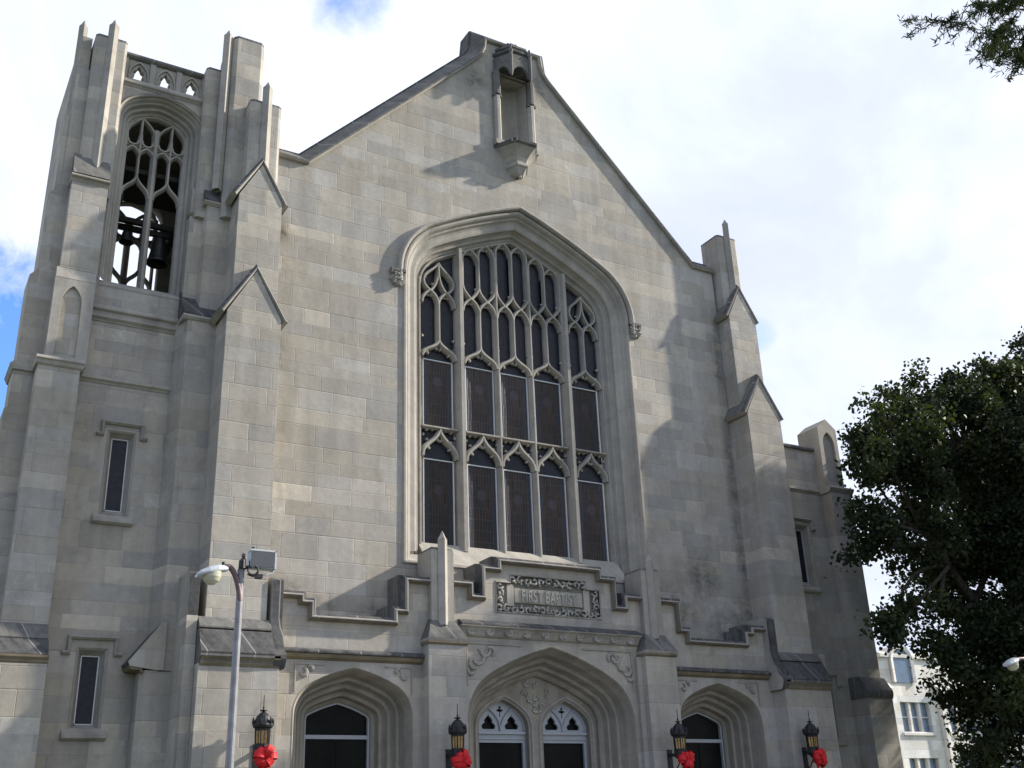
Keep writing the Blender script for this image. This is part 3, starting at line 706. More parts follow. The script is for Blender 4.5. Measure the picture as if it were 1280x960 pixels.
# carved spandrels beside the arches
mb = MB()
def mouchette(cx, cz, r, a0, sg, m=SMOOTH):
    pts = [(cx+sg*r*(1-t*.09)*math.cos(a0+t*.75), YP-.02, cz+r*(1-t*.09)*math.sin(a0+t*.75)) for t in range(7)]
    mb.tube(pts, [.012, .045, .062, .062, .055, .04, .008], m, 6)
for s in (-1, 1):
    mb.sweep([(s*1.05, 6.66), (s*2.80, 6.66), (s*2.80, 5.5)], [(-.03, -.79), (-.02, -.84), (.02, -.84), (.03, -.79)], SMOOTH)
    mouchette(s*2.48, 6.25, .26, 1.6, s); mouchette(s*2.60, 6.12, .19, 3.6, s); mouchette(s*2.05, 6.42, .18, .2, s); mouchette(s*2.25, 6.46, .2, 2.6, s); mouchette(s*2.68, 5.9, .12, 2.2, -s)
    for t in (-1, 1):
        cx = s*SCX
        mb.sweep([(cx+t*.85, 5.90), (cx+t*1.62, 5.90), (cx+t*1.62, 5.2)], [(-.025, -.79), (-.02, -.83), (.02, -.83), (.025, -.79)], SMOOTH)
        mouchette(cx+t*1.42, 5.68, .12, 1.6, t); mouchette(cx+t*1.22, 5.78, .08, .4, t)
mb.build_split('spandrel_tracery', PO)
# name panel
mb = MB(); mb.box(-1.86, 1.86, -.70, -.5, 7.5, 8.75, SOIL)
mb.sweep(pnl[::-1]+[pnl[-1]], [(0, -.70), (0, -.81), (.035, -.83), (.05, -.80)], SMOOTH, caps=False)
mb.box(-1.16, 1.20, -.745, -.69, 7.90, 8.33, SMOOTH)
mb.box(-1.42, -1.19, -.76, -.69, 7.78, 8.42, SMOOTH); mb.box(1.23, 1.45, -.76, -.69, 7.78, 8.42, SMOOTH)
NP = mb.build('name_panel', CH, label='carved stone name panel over the central doorway')
mb = MB()
def scroll(x, z, r, an, sg):
    mb.box(x-r*.5, x+r*.5, -.72, -.69, z-r*.5, z+r*.5, SOIL)
    n = 11; mb.tube([(x+sg*r*(1-.075*t)*math.cos(an+t*.55), -.775-.02*math.sin(t), z+r*(1-.075*t)*math.sin(an+t*.55)) for t in range(n)], [r*.16]+[r*.30]*(n-3)+[r*.32, r*.1], CARVED, 6)
    for j in range(3):
        a = an+j*1.9; px, pz = x+sg*r*1.05*math.cos(a), z+r*1.05*math.sin(a)
        mb.lathe(px, -.76, [(0, pz-r*.3), (r*.28, pz-r*.15), (r*.3, pz), (r*.2, pz+r*.2), (0, pz+r*.3)], CARVED, 6)
k = 0
for i in range(11): scroll(-1.22+.244*i, 8.54+.02*(i % 2), .115, i*1.3, 1 if i % 2 else -1)
for i in range(15): scroll(-1.70+.243*i, 7.69+.02*(i % 2), .115, i*1.1+.5, 1 if i % 2 else -1)
for sx in (-1, 1):
    for i in range(3): scroll(sx*1.66, 7.93+.21*i, .105, i*1.7, sx); 
mb.build_split('foliage_carving', NP, .06, smooth=True)
def text(body, x, z, h, wscale, y, depth, m, name, parent, spacing=1.0):
    c = bpy.data.curves.new(name, 'FONT'); c.body = body; c.size = h*1.38; c.extrude = depth; c.offset = .014; c.align_x = 'CENTER'; c.space_character = spacing
    o = bpy.data.objects.new(name, c); COL.objects.link(o)
    bpy.context.view_layer.update(); dg = bpy.context.evaluated_depsgraph_get()
    me = bpy.data.meshes.new_from_object(o.evaluated_get(dg)); bpy.data.objects.remove(o)
    me.materials.clear(); me.materials.append(m)
    t = bpy.data.objects.new(name, me); COL.objects.link(t); t.parent = parent
    t.location = (x, y, z); t.rotation_euler = (math.pi/2, 0, 0); t.scale = (wscale, 1, 1); return t
text('FIRST BAPTIST', .02, 7.945, .35, .58, -.752, .018, CARVED, 'lettering', NP, 1.08)

# --- bell tower
TX = -12.07; BA = Tudor(.87, .60, .42, 58); BZ = 21.92
TW = MB()
sl_up = [(-12.60, 9.72), (-12.60, 12.02), (-11.86, 12.02), (-11.86, 9.72)]
sl_lo = [(-12.75, 4.36), (-12.75, 6.30), (-12.01, 6.30), (-12.01, 4.36)]
bel = BA.full(.33, TX, BZ, 16.3)
TW.ext([(-14.2, -.3), (-14.2, 23.2), (-10.3, 23.2), (-10.3, -.3)], .8, 1.55, STONE, holes=[bel, sl_up, sl_lo])
bb = BA.full(.15, -11.95, 21.1, 16.6)
TW.ext([(-14.2, -.3), (-14.2, 23.2), (-10.3, 23.2), (-10.3, -.3)], 5.0, 5.4, STONE, holes=[bb])
TW.box(-14.6, -14.2, .8, 5.4, -.3, 23.2, STONE); TW.box(-10.3, -10.0, .8, 5.4, -.3, 23.2, STONE)
TW.box(-14.2, -10.3, 1.55, 5.0, 15.6, 16.0, STONE); TW.box(-14.2, -10.3, 1.55, 5.0, 22.8, 23.1, STONE)
BT = TW.build('bell_tower', CH, label='square bell tower with corner piers left of the gable')
mb = MB()   # strings
for z, x0, x1, h, pr in ((13.32, -13.6, -10.9, .15, .10), (23.06, -13.4, -10.8, .16, .10)):
    mb.ext([(.8, z+h+.04), (.8-pr, z+h-.03), (.8-pr, z+.06), (.8-pr*.4, z+.02), (.8, z-.04)], x0, x1, SMOOTH, 'x')
mb.ext([(.8, 15.62), (.70, 15.58), (.66, 15.50), (.66, 15.44), (.74, 15.40), (.74, 15.30), (.70, 15.28), (.70, 15.22), (.78, 15.16), (.8, 15.10)], -13.45, -10.95, SMOOTH, 'x')
mb.build_split('string_course', BT)
# belfry window
mb = MB(); bp = [(0, 1.5), (0, 1.24), (.05, 1.2), (.08, 1.2), (.10, 1.08), (.16, 1.06), (.20, 1.07), (.22, .93), (.27, .91), (.31, .80), (.36, .78)]
mb.loft([[(a, y, b) for a, b in BA.full(d, TX, BZ, 16.45)] for d, y in bp], SMOOTH)
mb.loft([[(a, y, b) for a, b in BA.full(d, TX, BZ, 21.4)] for d, y in ((.36, .80), (.36, .70), (.40, .66), (.45, .68), (.48, .80))], SMOOTH, ms=[SMOOTH, SMOOTH, MID, MID])
mb.ext([(1.5, 16.62), (1.22, 16.58), (.80, 16.30), (.78, 16.24), (.80, 16.18), (1.5, 16.18)], TX-1.2, TX+1.2, SMOOTH, 'x')
BW = mb.build('belfry_window', BT, label='open two light belfry window with tracery')
def belfry_tracery(cx, y0, y1, zoff, T, zs, m, name):
    q = MB(); zz = lambda v: v+zoff
    bar(q, [(cx, zz(16.5)), (cx, zz(21.4)), (cx-.03, zz(22.0))], .20, y0-.03, y1+.04, m, .04)
    bar(q, [(cx, zz(21.4)), (cx+.03, zz(22.0))], .19, y0-.028, y1+.04, m, .04)
    for sg in (-1, 1):
        c = cx+sg*.45
        bar(q, ogee(c, .40, zz(19.55), .72), .12, y0, y1, m)
        bar(q, [(cx+sg*.86, zz(16.5)), (cx+sg*.86, zs+.1)], .10, y0, y1, m)
        bar(q, [(c, zz(20.22)), (c, zz(22.28))], .09, y0, y1, m)
        for t in (-1, 1):
            k = c+t*.21
            bar(q, lancet(k, .20, zz(21.03), .24), .115, y0, y1, m)
            V = [(k+x, z) for x, z in bez((-.2, zz(21.75)), (-.2, zz(21.38)), (-.1, zz(21.36)), (0, zz(21.34)))]; V += [(2*k-x, z) for x, z in V[-2::-1]]; bar(q, V, .11, y0, y1, m)
            for e in (-1, 1):
                cusp(q, (k+e*.19, zz(21.12)), (-e, 0), .08, .05, y0+.06, y1-.03, m); cusp(q, (k+e*.19, zz(21.52)), (-e, 0), .08, .05, y0+.06, y1-.03, m)
            q.ext([(k-.2, zz(21.3)), (k-.2, zz(21.42)), (k-.12, zz(21.36)), (k+.12, zz(21.36)), (k+.2, zz(21.42)), (k+.2, zz(21.3))], y0+.07, y1-.02, m)
            V = bez((k+t*.2, zz(21.7)), (k+t*.2, zz(22.0)), (c+t*.16, zz(22.2)), (c, zz(22.32))); bar(q, V, .075, y0, y1, m)
    bar(q, T.full(-.04, cx, zs, None), .12, y0+.01, y1+.02, m)
    return q.build(name, BW)
belfry_tracery(TX, 1.22, 1.42, 0, BA, BZ, SMOOTH, 'tracery')
belfry_tracery(-11.95, 5.08, 5.28, -1.0, BA, 21.1, SMOOTH, 'rear_tracery')
# slit windows
def slit(cx, z0, z1, parent, hoodz, hx0, hx1, stopz, sillz, sx0, sx1, hw=.22):
    q = MB(); ow = .37
    o = [(cx-ow, z0-.14), (cx-ow, z1+.15), (cx+ow, z1+.15), (cx+ow, z0-.14)]; i_ = [(cx-hw, z0), (cx-hw, z1), (cx+hw, z1), (cx+hw, z0)]
    m1 = [(cx-ow+.06, z0-.12), (cx-ow+.06, z1+.10), (cx+ow-.06, z1+.10), (cx+ow-.06, z0-.12)]
    q.loft([[(a, .79, b) for a, b in o], [(a, .84, b) for a, b in m1], [(a, .87, b) for a, b in m1], [(a, 1.04, b) for a, b in i_], [(a, 1.2, b) for a, b in i_]], SMOOTH, True)
    sw = q.build('slit_window', parent, label='narrow slit window with a square label mould')
    q = MB(); q.box(cx-hw, cx+hw, 1.06, 1.09, z0, z1, BLUEG); q.build('leaded_pane', sw)
    frame(cx-hw, cx+hw, z0, z1, 1.02, .028, .05, WHITE, sw)
    q = MB()
    q.sweep([(hx0-.15, stopz), (hx0, stopz), (hx0, hoodz), (hx1, hoodz), (hx1, stopz), (hx1+.15, stopz)], [(-.05, .80), (-.05, .74), (.0, .68), (.03, .70), (.05, .80)], SMOOTH)
    q.build('hood_mould', sw)
    q = MB(); q.ext([(.81, sillz+.22), (.78, sillz+.14), (.66, sillz+.05), (.66, sillz-.03), (.74, sillz-.08), (.81, sillz-.09)], sx0, sx1, SMOOTH, 'x'); q.build('window_sill', sw)
slit(-12.23, 9.86, 11.87, BT, 12.22, -12.74, -11.72, 11.87, 9.52, -12.76, -11.76)
slit(-12.38, 4.50, 6.15, BT, 6.55, -12.95, -11.83, 6.17, 4.20, -12.90, -11.88)
# left corner pier
mb = MB()
mb.box(-14.75, -13.52, -.28, .9, -.3, 5.72, STONE)
mb.box(-14.60, -13.56, .12, .9, 5.7, 13.34, STONE)
lp = lancet(-13.97, .25, 15.25, .50); lp = [(-14.24, 13.68)] + lp + [(-13.71, 13.68)]
mb.ext([(-14.45, 13.46), (-14.45, 15.95), (-13.42, 15.95), (-13.42, 13.46)], .27, .9, SMOOTH, holes=[lp])
mb.ext([(-14.30, 13.6), (-14.30, 15.85), (-13.65, 15.85), (-13.65, 13.6)], .36, .5, STONE)
mb.box(-14.37, -13.40, .36, .9, 16.2, 19.1, STONE)
mb.ext([(.27, 15.952), (.36, 16.3), (.9, 16.3), (.9, 15.952)], -14.44, -13.42, SMOOTH, 'x')
mb.ext([(-14.24, 1.9), (-14.24, .66), (-14.16, .58), (-13.38, .58), (-13.30, .66), (-13.30, 1.9)], 18.9, 24.36, STONE, 'z')
mb.ext([(-14.23, 1.89), (-14.23, .67), (-14.155, .59), (-13.385, .59), (-13.31, .67), (-13.31, 1.89)], 24.362, 24.45, MID, 'z')
CP = mb.build('corner_pier', BT)
mb = MB(); rib(mb, -13.76, .57, 19.7, 24.85, .15, SMOOTH); mb.build('pinnacle_rib', CP)
mb = MB()
mb.ext([(.1, 13.56), (.0, 13.52), (-.02, 13.44), (.03, 13.40), (.06, 13.32), (.12, 13.28), (.9, 13.28), (.9, 13.56)], -14.66, -13.48, SMOOTH, 'x')
mb.ext([(.30, 19.28), (.26, 19.22), (.26, 19.18), (.32, 19.14), (.36, 19.02), (.9, 19.02), (.9, 19.28)], -14.40, -13.38, WARM, 'x')
mb.build_split('moulding', CP)
mb = MB()
mb.ext([(.9, 19.285), (.27, 19.285), (.62, 20.12), (.9, 20.12)], -14.37, -13.39, MID, 'x')
mb.ext([(.2, 6.72), (.12, 6.70), (-.05, 6.36), (-.05, 6.33), (.2, 6.33)], -14.62, -13.55, MID, 'x')
mb.ext([(.2, 6.325), (-.04, 6.325), (-.32, 5.96), (-.34, 5.92), (.2, 5.92)], -14.74, -13.53, DARK, 'x')
mb.ext([(.2, 5.915), (-.34, 5.915), (-.34, 5.86), (-.30, 5.80), (-.30, 5.76), (-.25, 5.68), (.2, 5.68)], -14.76, -13.51, OCHRE, 'x')
mb.build_split('weathering', CP, label='sloped dark weatherings between the stages of the pier')
# west buttress seen edge on
mb = MB()
for z0, z1, x, t in ((-.3, 9.6, -15.35, 10.0), (9.4, 12.2, -15.18, 12.5), (12.2, 13.35, -15.10, 13.5), (13.4, 16.1, -15.05, 16.75), (16.1, 18.7, -14.88, 19.3), (18.7, 21.4, -14.74, 21.6)):
    j = (z0+1)*.012; mb.ext([(x, z0), (x, z1), (-14.5, t), (-14.0, t), (-14.0, z0)], .60+j, 1.95-j, STONE)
mb.ext([(-14.62, 1.6), (-14.62, .99), (-14.55, .93), (-14.28, .93), (-14.28, 1.6)], 19.2, 24.45, STONE, 'z')
rib(mb, -14.56, 1.15, 19.5, 24.95, .13, SMOOTH)
mb.ext([(-15.12, 13.52), (-15.2, 13.45), (-15.12, 13.3), (-14.4, 13.3), (-14.4, 13.52)], .70, 1.95, SMOOTH)
mb.build('west_buttress', BT)
# right corner pier beside the gable buttress
mb = MB()
mb.ext([(-11.34, .85), (-11.34, .2), (-11.24, .08), (-10.3, .08), (-10.3, .85)], -.3, 5.72, STONE, 'z')
mb.ext([(-11.12, .82), (-10.93, .08), (-10.0, .08), (-10.0, .85)], 5.7, 15.45, STONE, 'z')
mb.ext([(-10.68, .82), (-10.60, .30), (-9.9, .30), (-9.9, .85)], 15.4, 19.3, STONE, 'z')
mb.box(-11.02, -10.60, .60, .85, 15.4, 19.9, STONE)
mb.ext([(-10.92, 1.7), (-10.92, .56), (-10.84, .46), (-10.46, .46), (-10.46, 1.7)], 18.9, 24.26, STONE, 'z')
mb.ext([(-10.22, 1.7), (-10.22, .22), (-10.10, .10), (-9.34, .10), (-9.22, .22), (-9.22, 1.7)], 18.9, 25.48, STONE, 'z')
mb.ext([(-10.21, 1.69), (-10.21, .225), (-10.095, .11), (-9.345, .11), (-9.23, .225), (-9.23, 1.69)], 25.482, 25.58, MID, 'z')
mb.ext([(-10.91, 1.69), (-10.91, .565), (-10.835, .47), (-10.465, .47), (-10.465, 1.69)], 24.262, 24.34, MID, 'z')
CP2 = mb.build('corner_pier', BT, label='stepped corner pier with a tall square top')
mb = MB(); rib(mb, -10.38, .25, 19.8, 25.55, .15, SMOOTH); mb.build('pinnacle_rib', CP2)
mb = MB()
mb.ext([(.85, 15.45), (.04, 15.45), (.02, 15.50), (.04, 15.54), (.8, 16.5), (.85, 16.5)], -11.06, -10.1, DARK, 'x')
mb.ext([(.85, 19.36), (.24, 19.36), (.22, 19.42), (.60, 20.12), (.85, 20.12)], -10.70, -10.0, DARK, 'x')
mb.ext([(-11.0, 5.72), (-11.62, 5.80), (-11.66, 5.90), (-10.90, 6.92), (-10.8, 6.92), (-10.8, 5.72)], .02, .84, DARK, 'y', STONE)
mb.build_split('weathering', CP2, label='dark sloped offsets of the pier')
mb = MB(); mb.ext([(.85, 15.47), (.02, 15.47), (.0, 15.40), (.06, 15.32), (.85, 15.32)], -11.08, -10.1, SMOOTH, 'x')
mb.ext([(.85, 19.38), (.22, 19.38), (.20, 19.33), (.28, 19.25), (.85, 19.25)], -10.72, -10.0, SMOOTH, 'x')
mb.ext([(.85, 19.08), (.56, 19.08), (.52, 19.02), (.58, 18.94), (.85, 18.94)], -11.06, -10.62, WARM, 'x')
mb.ext([(-11.30, 5.74), (-11.30, 5.62), (-11.34, 5.66), (-11.36, 5.72), (-11.58, 5.72), (-11.64, 5.80), (-11.30, 5.86)], .05, .83, OCHRE, 'y')
mb.build_split('moulding', CP2)
# pierced parapet
def pierce(cx, z, s):
    P_ = [(-.17, 0), (-.19, .12), (-.13, .2), (-.2, .26), (-.17, .36), (-.08, .42), (-.05, .5), (0, .58), (.05, .5), (.08, .42), (.17, .36), (.2, .26), (.13, .2), (.19, .12), (.17, 0)]
    return [(cx+x*s, z+y*s) for x, y in P_]
mb = MB(); PX = (-12.86, -12.06, -11.26)
mb.ext([(-13.35, 23.2), (-13.35, 24.12), (-10.8, 24.12), (-10.8, 23.2)], .90, 1.10, SMOOTH, holes=[pierce(c, 23.40, .86) for c in PX])
mb.ext([(1.16, 24.10), (.84, 24.10), (.78, 24.16), (.78, 24.22), (.86, 24.26), (.90, 24.34), (1.12, 24.34)], -13.4, -10.8, MID, 'x')
mb.ext([(1.16, 23.36), (.84, 23.36), (.76, 23.22), (.76, 23.19), (1.16, 23.19)], -13.4, -10.8, SMOOTH, 'x')
for c in PX: bar(mb, lancet(c, .28, 23.55, .47), .055, .83, .92, SMOOTH); bar(mb, [(c-.28, 23.38), (c-.28, 23.56)], .055, .83, .92, SMOOTH); bar(mb, [(c+.28, 23.38), (c+.28, 23.56)], .055, .83, .92, SMOOTH)
for c in (-13.28, -12.46, -11.66, -10.88): mb.box(c-.085, c+.085, .85, 1.15, 23.36, 24.1, SMOOTH)
mb.build('pierced_parapet', BT, label='parapet pierced by three small cusped openings')
mb = MB()
mb.box(-14.6, -14.2, 1.9, 5.4, 23.2, 24.3, STONE); mb.box(-14.2, -10.0, 5.1, 5.4, 23.2, 23.5, STONE)
mb.build_split('rear_parapet', BT)

# --- right flank
mb = MB()
su = [(11.9, 9.72), (11.9, 12.02), (12.64, 12.02), (12.64, 9.72)]; so = [(12.01, 4.36), (12.01, 6.30), (12.75, 6.30), (12.75, 4.36)]
mb.ext([(9.6, -.3), (9.6, 15.1), (13.7, 15.1), (13.7, -.3)], .8, 1.5, STONE, holes=[su, so])
mb.box(13.5, 14.5, 1.5, 12.0, -.3, 15.0, STONE)
FL = mb.build('side_aisle', CH, label='low stone flank right of the gable with slit windows')
mb = MB(); mb.ext([(.72, 15.06), (.70, 15.14), (.80, 15.22), (1.45, 15.34), (1.55, 15.06)], 9.7, 13.45, MID, 'x')
mb.ext([(.8, 13.52), (.70, 13.46), (.70, 13.38), (.76, 13.34), (.8, 13.28)], 9.7, 13.5, SMOOTH, 'x')
mb.build_split('string_course', FL)
slit(12.27, 9.86, 11.87, FL, 12.22, 11.76, 12.78, 11.87, 9.52, 11.76, 12.74)
slit(12.38, 4.50, 6.15, FL, 6.55, 11.83, 12.95, 6.17, 4.20, 11.88, 12.90)
mb = MB()
mb.box(13.53, 14.76, .02, 1.4, -.3, 5.72, STONE)
mb.box(13.55, 14.62, .28, 1.4, 5.7, 13.36, STONE)
lq = lancet(13.97, .30, 15.30, .52); lq = [(13.66, 13.75)] + lq + [(14.28, 13.75)]
mb.ext([(13.48, 13.50), (13.48, 15.98), (13.97, 16.36), (14.46, 15.98), (14.46, 13.50)], .40, 1.5, SMOOTH, holes=[lq])
mb.box(13.6, 14.35, .52, .6, 13.6, 15.9, SMOOTH)
CP3 = mb.build('corner_pier', FL, label='corner pier ending in a small gable with a blind lancet')
mb = MB(); mb.ext([(.3, 13.56), (.18, 13.53), (.15, 13.46), (.20, 13.40), (.28, 13.30), (1.45, 13.30), (1.45, 13.56)], 13.46, 14.70, SMOOTH, 'x'); mb.build_split('moulding', CP3)
mb = MB(); mb.ext([(.4, 6.46), (.27, 6.44), (-.04, 5.95), (-.04, 5.84), (.0, 5.70), (1.4, 5.70), (1.4, 6.46)], 13.51, 14.79, MID, 'x'); mb.build_split('weathering', CP3)
# nave behind the gable
mb = MB(); mb.ext([(-9.5, -.3), (-9.5, 20.6), (-8.0, 20.6), (-1.2, 27.6), (1.2, 27.6), (8.0, 20.6), (9.5, 20.6), (9.5, -.3)], 5.6, 34, STONE)
mb.build('nave', CH)
mb = MB()
for k in range(6): mb.box(-8.2+k*.0, 8.2, -1.9-.34*(6-k)-.02*k, -1.9-.34*(5-k), -.2, .17*(k+1), CONC) if k < 5 else mb.box(-8.2, 8.2, -1.9, .5, -.2, 1.02, CONC)
mb.build('entrance_steps', CH)

# ------------------------------------------------------------------ bells
def bell(name, x, y, zb, r, h, label):
    e = empty(name, (x, y, zb), label, 'bell', 'bells in the tower')
    q = MB(); q.lathe(x, y, [(r*.86, zb+.02), (r, zb), (r*1.0, zb+h*.06), (r*.86, zb+h*.18), (r*.74, zb+h*.4), (r*.66, zb+h*.7), (r*.58, zb+h*.86), (r*.4, zb+h*.97), (0, zb+h)], BRONZE, 24); q.build('bell_body', e, smooth=True)
    q = MB(); q.lathe(x, y, [(0, zb-.08), (r*.16, zb-.02), (r*.16, zb+.08), (r*.05, zb+.14), (r*.05, zb+h*.8)], IRON, 10); q.build('clapper', e)
    q = MB(); q.box(x-r*.8, x+r*.8, y-.07, y+.07, zb+h+.02, zb+h+.16, TIMBER); q.tube([(x-r*.3, y, zb+h*.9), (x-r*.3, y, zb+h+.1)], .03, IRON, 6); q.tube([(x+r*.3, y, zb+h*.9), (x+r*.3, y, zb+h+.1)], .03, IRON, 6); q.build('headstock', e)
bell('bell', -11.43, 2.6, 18.2, .34, .92, 'large dark bronze bell hanging right of the belfry mullion')
bell('bell', -12.38, 2.8, 18.82, .21, .42, 'small dark bronze bell hanging left of the belfry mullion')
q = MB()
for y in (2.5, 2.95): q.box(-14.2, -10.3, y-.08, y+.08, 19.34, 19.50, TIMBER)
q.box(-12.95, -12.78, 1.6, 5.0, 19.55, 19.8, TIMBER); q.box(-11.0, -10.8, 1.6, 5.0, 19.55, 19.8, TIMBER); q.box(-14.2, -10.3, 1.6, 3.4, 20.6, 20.75, TIMBER)
q.build_split('timber_beam', BT)

# ------------------------------------------------------------------ wall lanterns and bows
def lantern(x, y, zt, wall, label):
    e = empty('wall_lantern', (x, y, zt), label, 'lantern', 'lanterns beside the church doors')
    q = MB()
    q.lathe(x, y, [(.0, zt+.30), (.010, zt+.28), (.012, zt+.02), (.03, zt), (.02, zt-.02), (.03, zt-.05), (.09, zt-.055), (.09, zt-.08), (.03, zt-.09), (.04, zt-.11)], IRON, 8); q.build('finial', e)
    q = MB(); q.lathe(x, y, [(.03, zt-.10), (.09, zt-.13), (.155, zt-.20), (.195, zt-.30), (.205, zt-.36), (.235, zt-.37), (.245, zt-.41), (.225, zt-.46), (.20, zt-.47)], IRON, 16); 
    for k in range(6):
        a = k*math.pi/3; px, py = x+.235*math.cos(a), y+.235*math.sin(a); q.lathe(px, py, [(.03, zt-.40), (.035, zt-.32), (.012, zt-.24), (0, zt-.22)], IRON, 5)
    q.build('crown', e)
    q = MB(); n = 6; rt, rb_ = .175, .160
    q.lathe(x, y, [(rt*.95, zt-.47), (rt*.95, zt-.52), (rb_*.95, zt-.84)], AMBER, n); q.build('amber_glass', e)
    q = MB()
    for k in range(n):
        a = 2*math.pi*k/n
        q.tube([(x+rt*1.02*math.cos(a), y+rt*1.02*math.sin(a), zt-.46), (x+rb_*1.02*math.cos(a), y+rb_*1.02*math.sin(a), zt-.87)], .018, IRON, 4)
        b = a+math.pi/n; q.tube([(x+rt*.86*math.cos(b), y+rt*.86*math.sin(b), zt-.46), (x+rb_*.86*math.cos(b), y+rb_*.86*math.sin(b), zt-.87)], .009, IRON, 4)
    q.lathe(x, y, [(rt*1.04, zt-.45), (rt*1.06, zt-.53), (rt*.98, zt-.53)], IRON, n)
    q.build('glazing_bars', e)
    q = MB(); q.lathe(x, y, [(rb_, zt-.82), (.19, zt-.84), (.19, zt-.94), (.205, zt-.96), (.20, zt-1.02), (.12, zt-1.08), (.05, zt-1.18), (0, zt-1.22)], IRON, 12); q.build('base', e)
    q = MB(); q.box(x-.05, x+.05, y+.0, wall+.005, zt-1.0, zt-.92, IRON); q.tube([(x, wall, zt-1.45), (x, (y+wall)/2, zt-1.38), (x, y+.02, zt-1.12)], .022, IRON, 6); q.box(x-.09, x+.09, wall-.02, wall+.004, zt-1.6, zt-.8, IRON); q.build('wall_bracket', e)
    # ribbon bow, tied on below
def bow(x, y, z, seed, label, dx=0):
    r2 = random.Random(seed); x += dx; q = MB()
    for k in range(20):
        a = 2*math.pi*k*7/20+r2.uniform(-.2, .2); ring = k % 2; L = r2.uniform(.22, .34)*(1 if ring else .8); wd = r2.uniform(.06, .085)
        dv = Vector((math.cos(a), -.15-.9*r2.random(), math.sin(a)*.85)).normalized(); sd = dv.cross(Vector((0, -1, .15))).normalized(); up = dv.cross(sd).normalized()
        rows = []
        for i in range(17):
            t = i/16*2*math.pi; p = Vector((x, y, z)) + dv*(L*.5*(1-math.cos(t))) + up*(L*.46*math.sin(t))
            ww = wd*(.45+.55*math.sin(t/2)); rows.append([p+sd*ww, p+up*.015*math.sin(t*2), p-sd*ww])
        q.loft(rows, RED)
    o = q.build('ribbon_bow', None, smooth=True, origin=(x, y, z)); tag(o, label, 'bow', 'red bows under the lanterns')
    for k, (ox, lean) in enumerate(((-.05, -.10), (.06, .06))):
        t = MB(); rows = []
        for i in range(9):
            s_ = i/8; px = x+ox+lean*s_; pz = z-.05-1.0*s_; py = y-.03+.03*math.sin(s_*7+k)
            rows.append([(px-.055, py, pz), (px, py-.015, pz+.01), (px+.055, py, pz)])
        t.loft(rows, RED); t.build('ribbon_tail', o, smooth=True)
LN = [(-8.80, -1.78, 4.68, -1.38, 'black lantern with amber glass on the far left pier behind the lamp post'), (-3.61, -1.75, 4.60, -1.22, 'black lantern with amber glass on the pier left of the main doorway'),
      (3.61, -1.75, 4.62, -1.22, 'black lantern with amber glass on the pier right of the main doorway'), (8.80, -1.78, 4.70, -1.38, 'black lantern with amber glass on the rightmost pier, nearest the oak')]
BN = ['red ribbon bow hanging under the lantern by the lamp post', 'red ribbon bow under the lantern left of the main doorway', 'red ribbon bow under the lantern right of the main doorway', 'red ribbon bow under the rightmost lantern near the oak']
for i, (x, y, z, wl, lb) in enumerate(LN):
    lantern(x, y, z, wl, lb); bow(x, y-.18, z-1.14, 11+i, BN[i], (.0, -.02, -.01, .0)[i])

# ------------------------------------------------------------------ street lamps and flood light
def street_lamp(px, py, h, dirx, label, arm_len, head_z):
    e = empty('street_lamp', (px, py, 0), label, 'street lamp', 'street lamps')
    q = MB(); q.tube([(px, py, 0), (px, py, h*.5), (px, py, h)], [.085, .072, .058], POLE, 14)
    q.lathe(px, py, [(.16, .0), (.16, .12), (.10, .2), (.085, .35)], POLE, 14); q.tube([(px, py, h-.02), (px, py, h+.02)], .066, POLE, 12); q.build('pole', e, smooth=False)
    hx = px+dirx*arm_len
    q = MB(); pts = bez((px, py-.02, h-.55), (px+dirx*.03, py-.02, h-.15), (px+dirx*.20, py-.02, head_z+.16), (hx+(-dirx)*.0, py-.02, head_z+.04), 12)
    q.tube(pts, [.05]*len(pts), ARMR, 10); q.build('arm', e, smooth=True)
    q = MB(); rows = []
    for i, (t, wy, hz) in enumerate(((0, .05, .05), (.06, .09, .085), (.18, .15, .12), (.34, .175, .115), (.48, .16, .08), (.54, .10, .03))):
        cx = hx+dirx*(t-.05); cz = head_z-.28*(t-.05)
        rows.append([(cx, py-.02+wy*math.cos(a), cz+(hz if math.sin(a) > 0 else .035)*math.sin(a)) for a in [2*math.pi*k/14 for k in range(14)]])
    q.loft(rows, LAMPW, True); q.add(rows[0], [tuple(range(14))], LAMPW); q.add(rows[-1], [tuple(range(14))], LAMPW)
    q.tube([(hx+dirx*.03, py-.02, head_z+.07), (hx+dirx*.03, py-.02, head_z+.14)], .03, IRON, 8)
    q.build('lamp_head', e, smooth=True)
    q = MB(); cx, cz = hx+dirx*.22, head_z-.09
    q.lathe(cx, py-.02, [(.165, cz+.04), (.16, cz-.06), (.13, cz-.13), (.07, cz-.18), (0, cz-.19)], LENS, 16); q.build('glass_bowl', e, smooth=True)
    return e
street_lamp(-11.65, -9.0, 6.18, -1, 'grey street lamp post before the left buttress carrying a flood light', .30, 6.16)
street_lamp(11.1, -8.5, 5.75, -1, 'street lamp head reaching out before the oak at the right edge', .95, 5.58)
FLD = empty('flood_light', (-11.5, -9.05, 6.25), 'grey flood light box clamped to the top of the lamp post', 'flood light')
q = MB(); q.box(-11.52, -11.06, -9.12, -8.90, 6.23, 6.545, LAMPW); q.box(-11.53, -11.05, -9.135, -8.92, 6.53, 6.56, WHITE); q.box(-11.082, -11.05, -9.135, -8.9, 6.22, 6.55, WHITE); 
q.tube([(-11.45, -9.0, 6.55), (-11.45, -9.0, 6.62)], .035, IRON, 8); q.build('housing', FLD)
q = MB(); q.box(-11.51, -11.09, -9.137, -9.10, 6.24, 6.525, GREYG); q.build('front_glass', FLD)
q = MB()
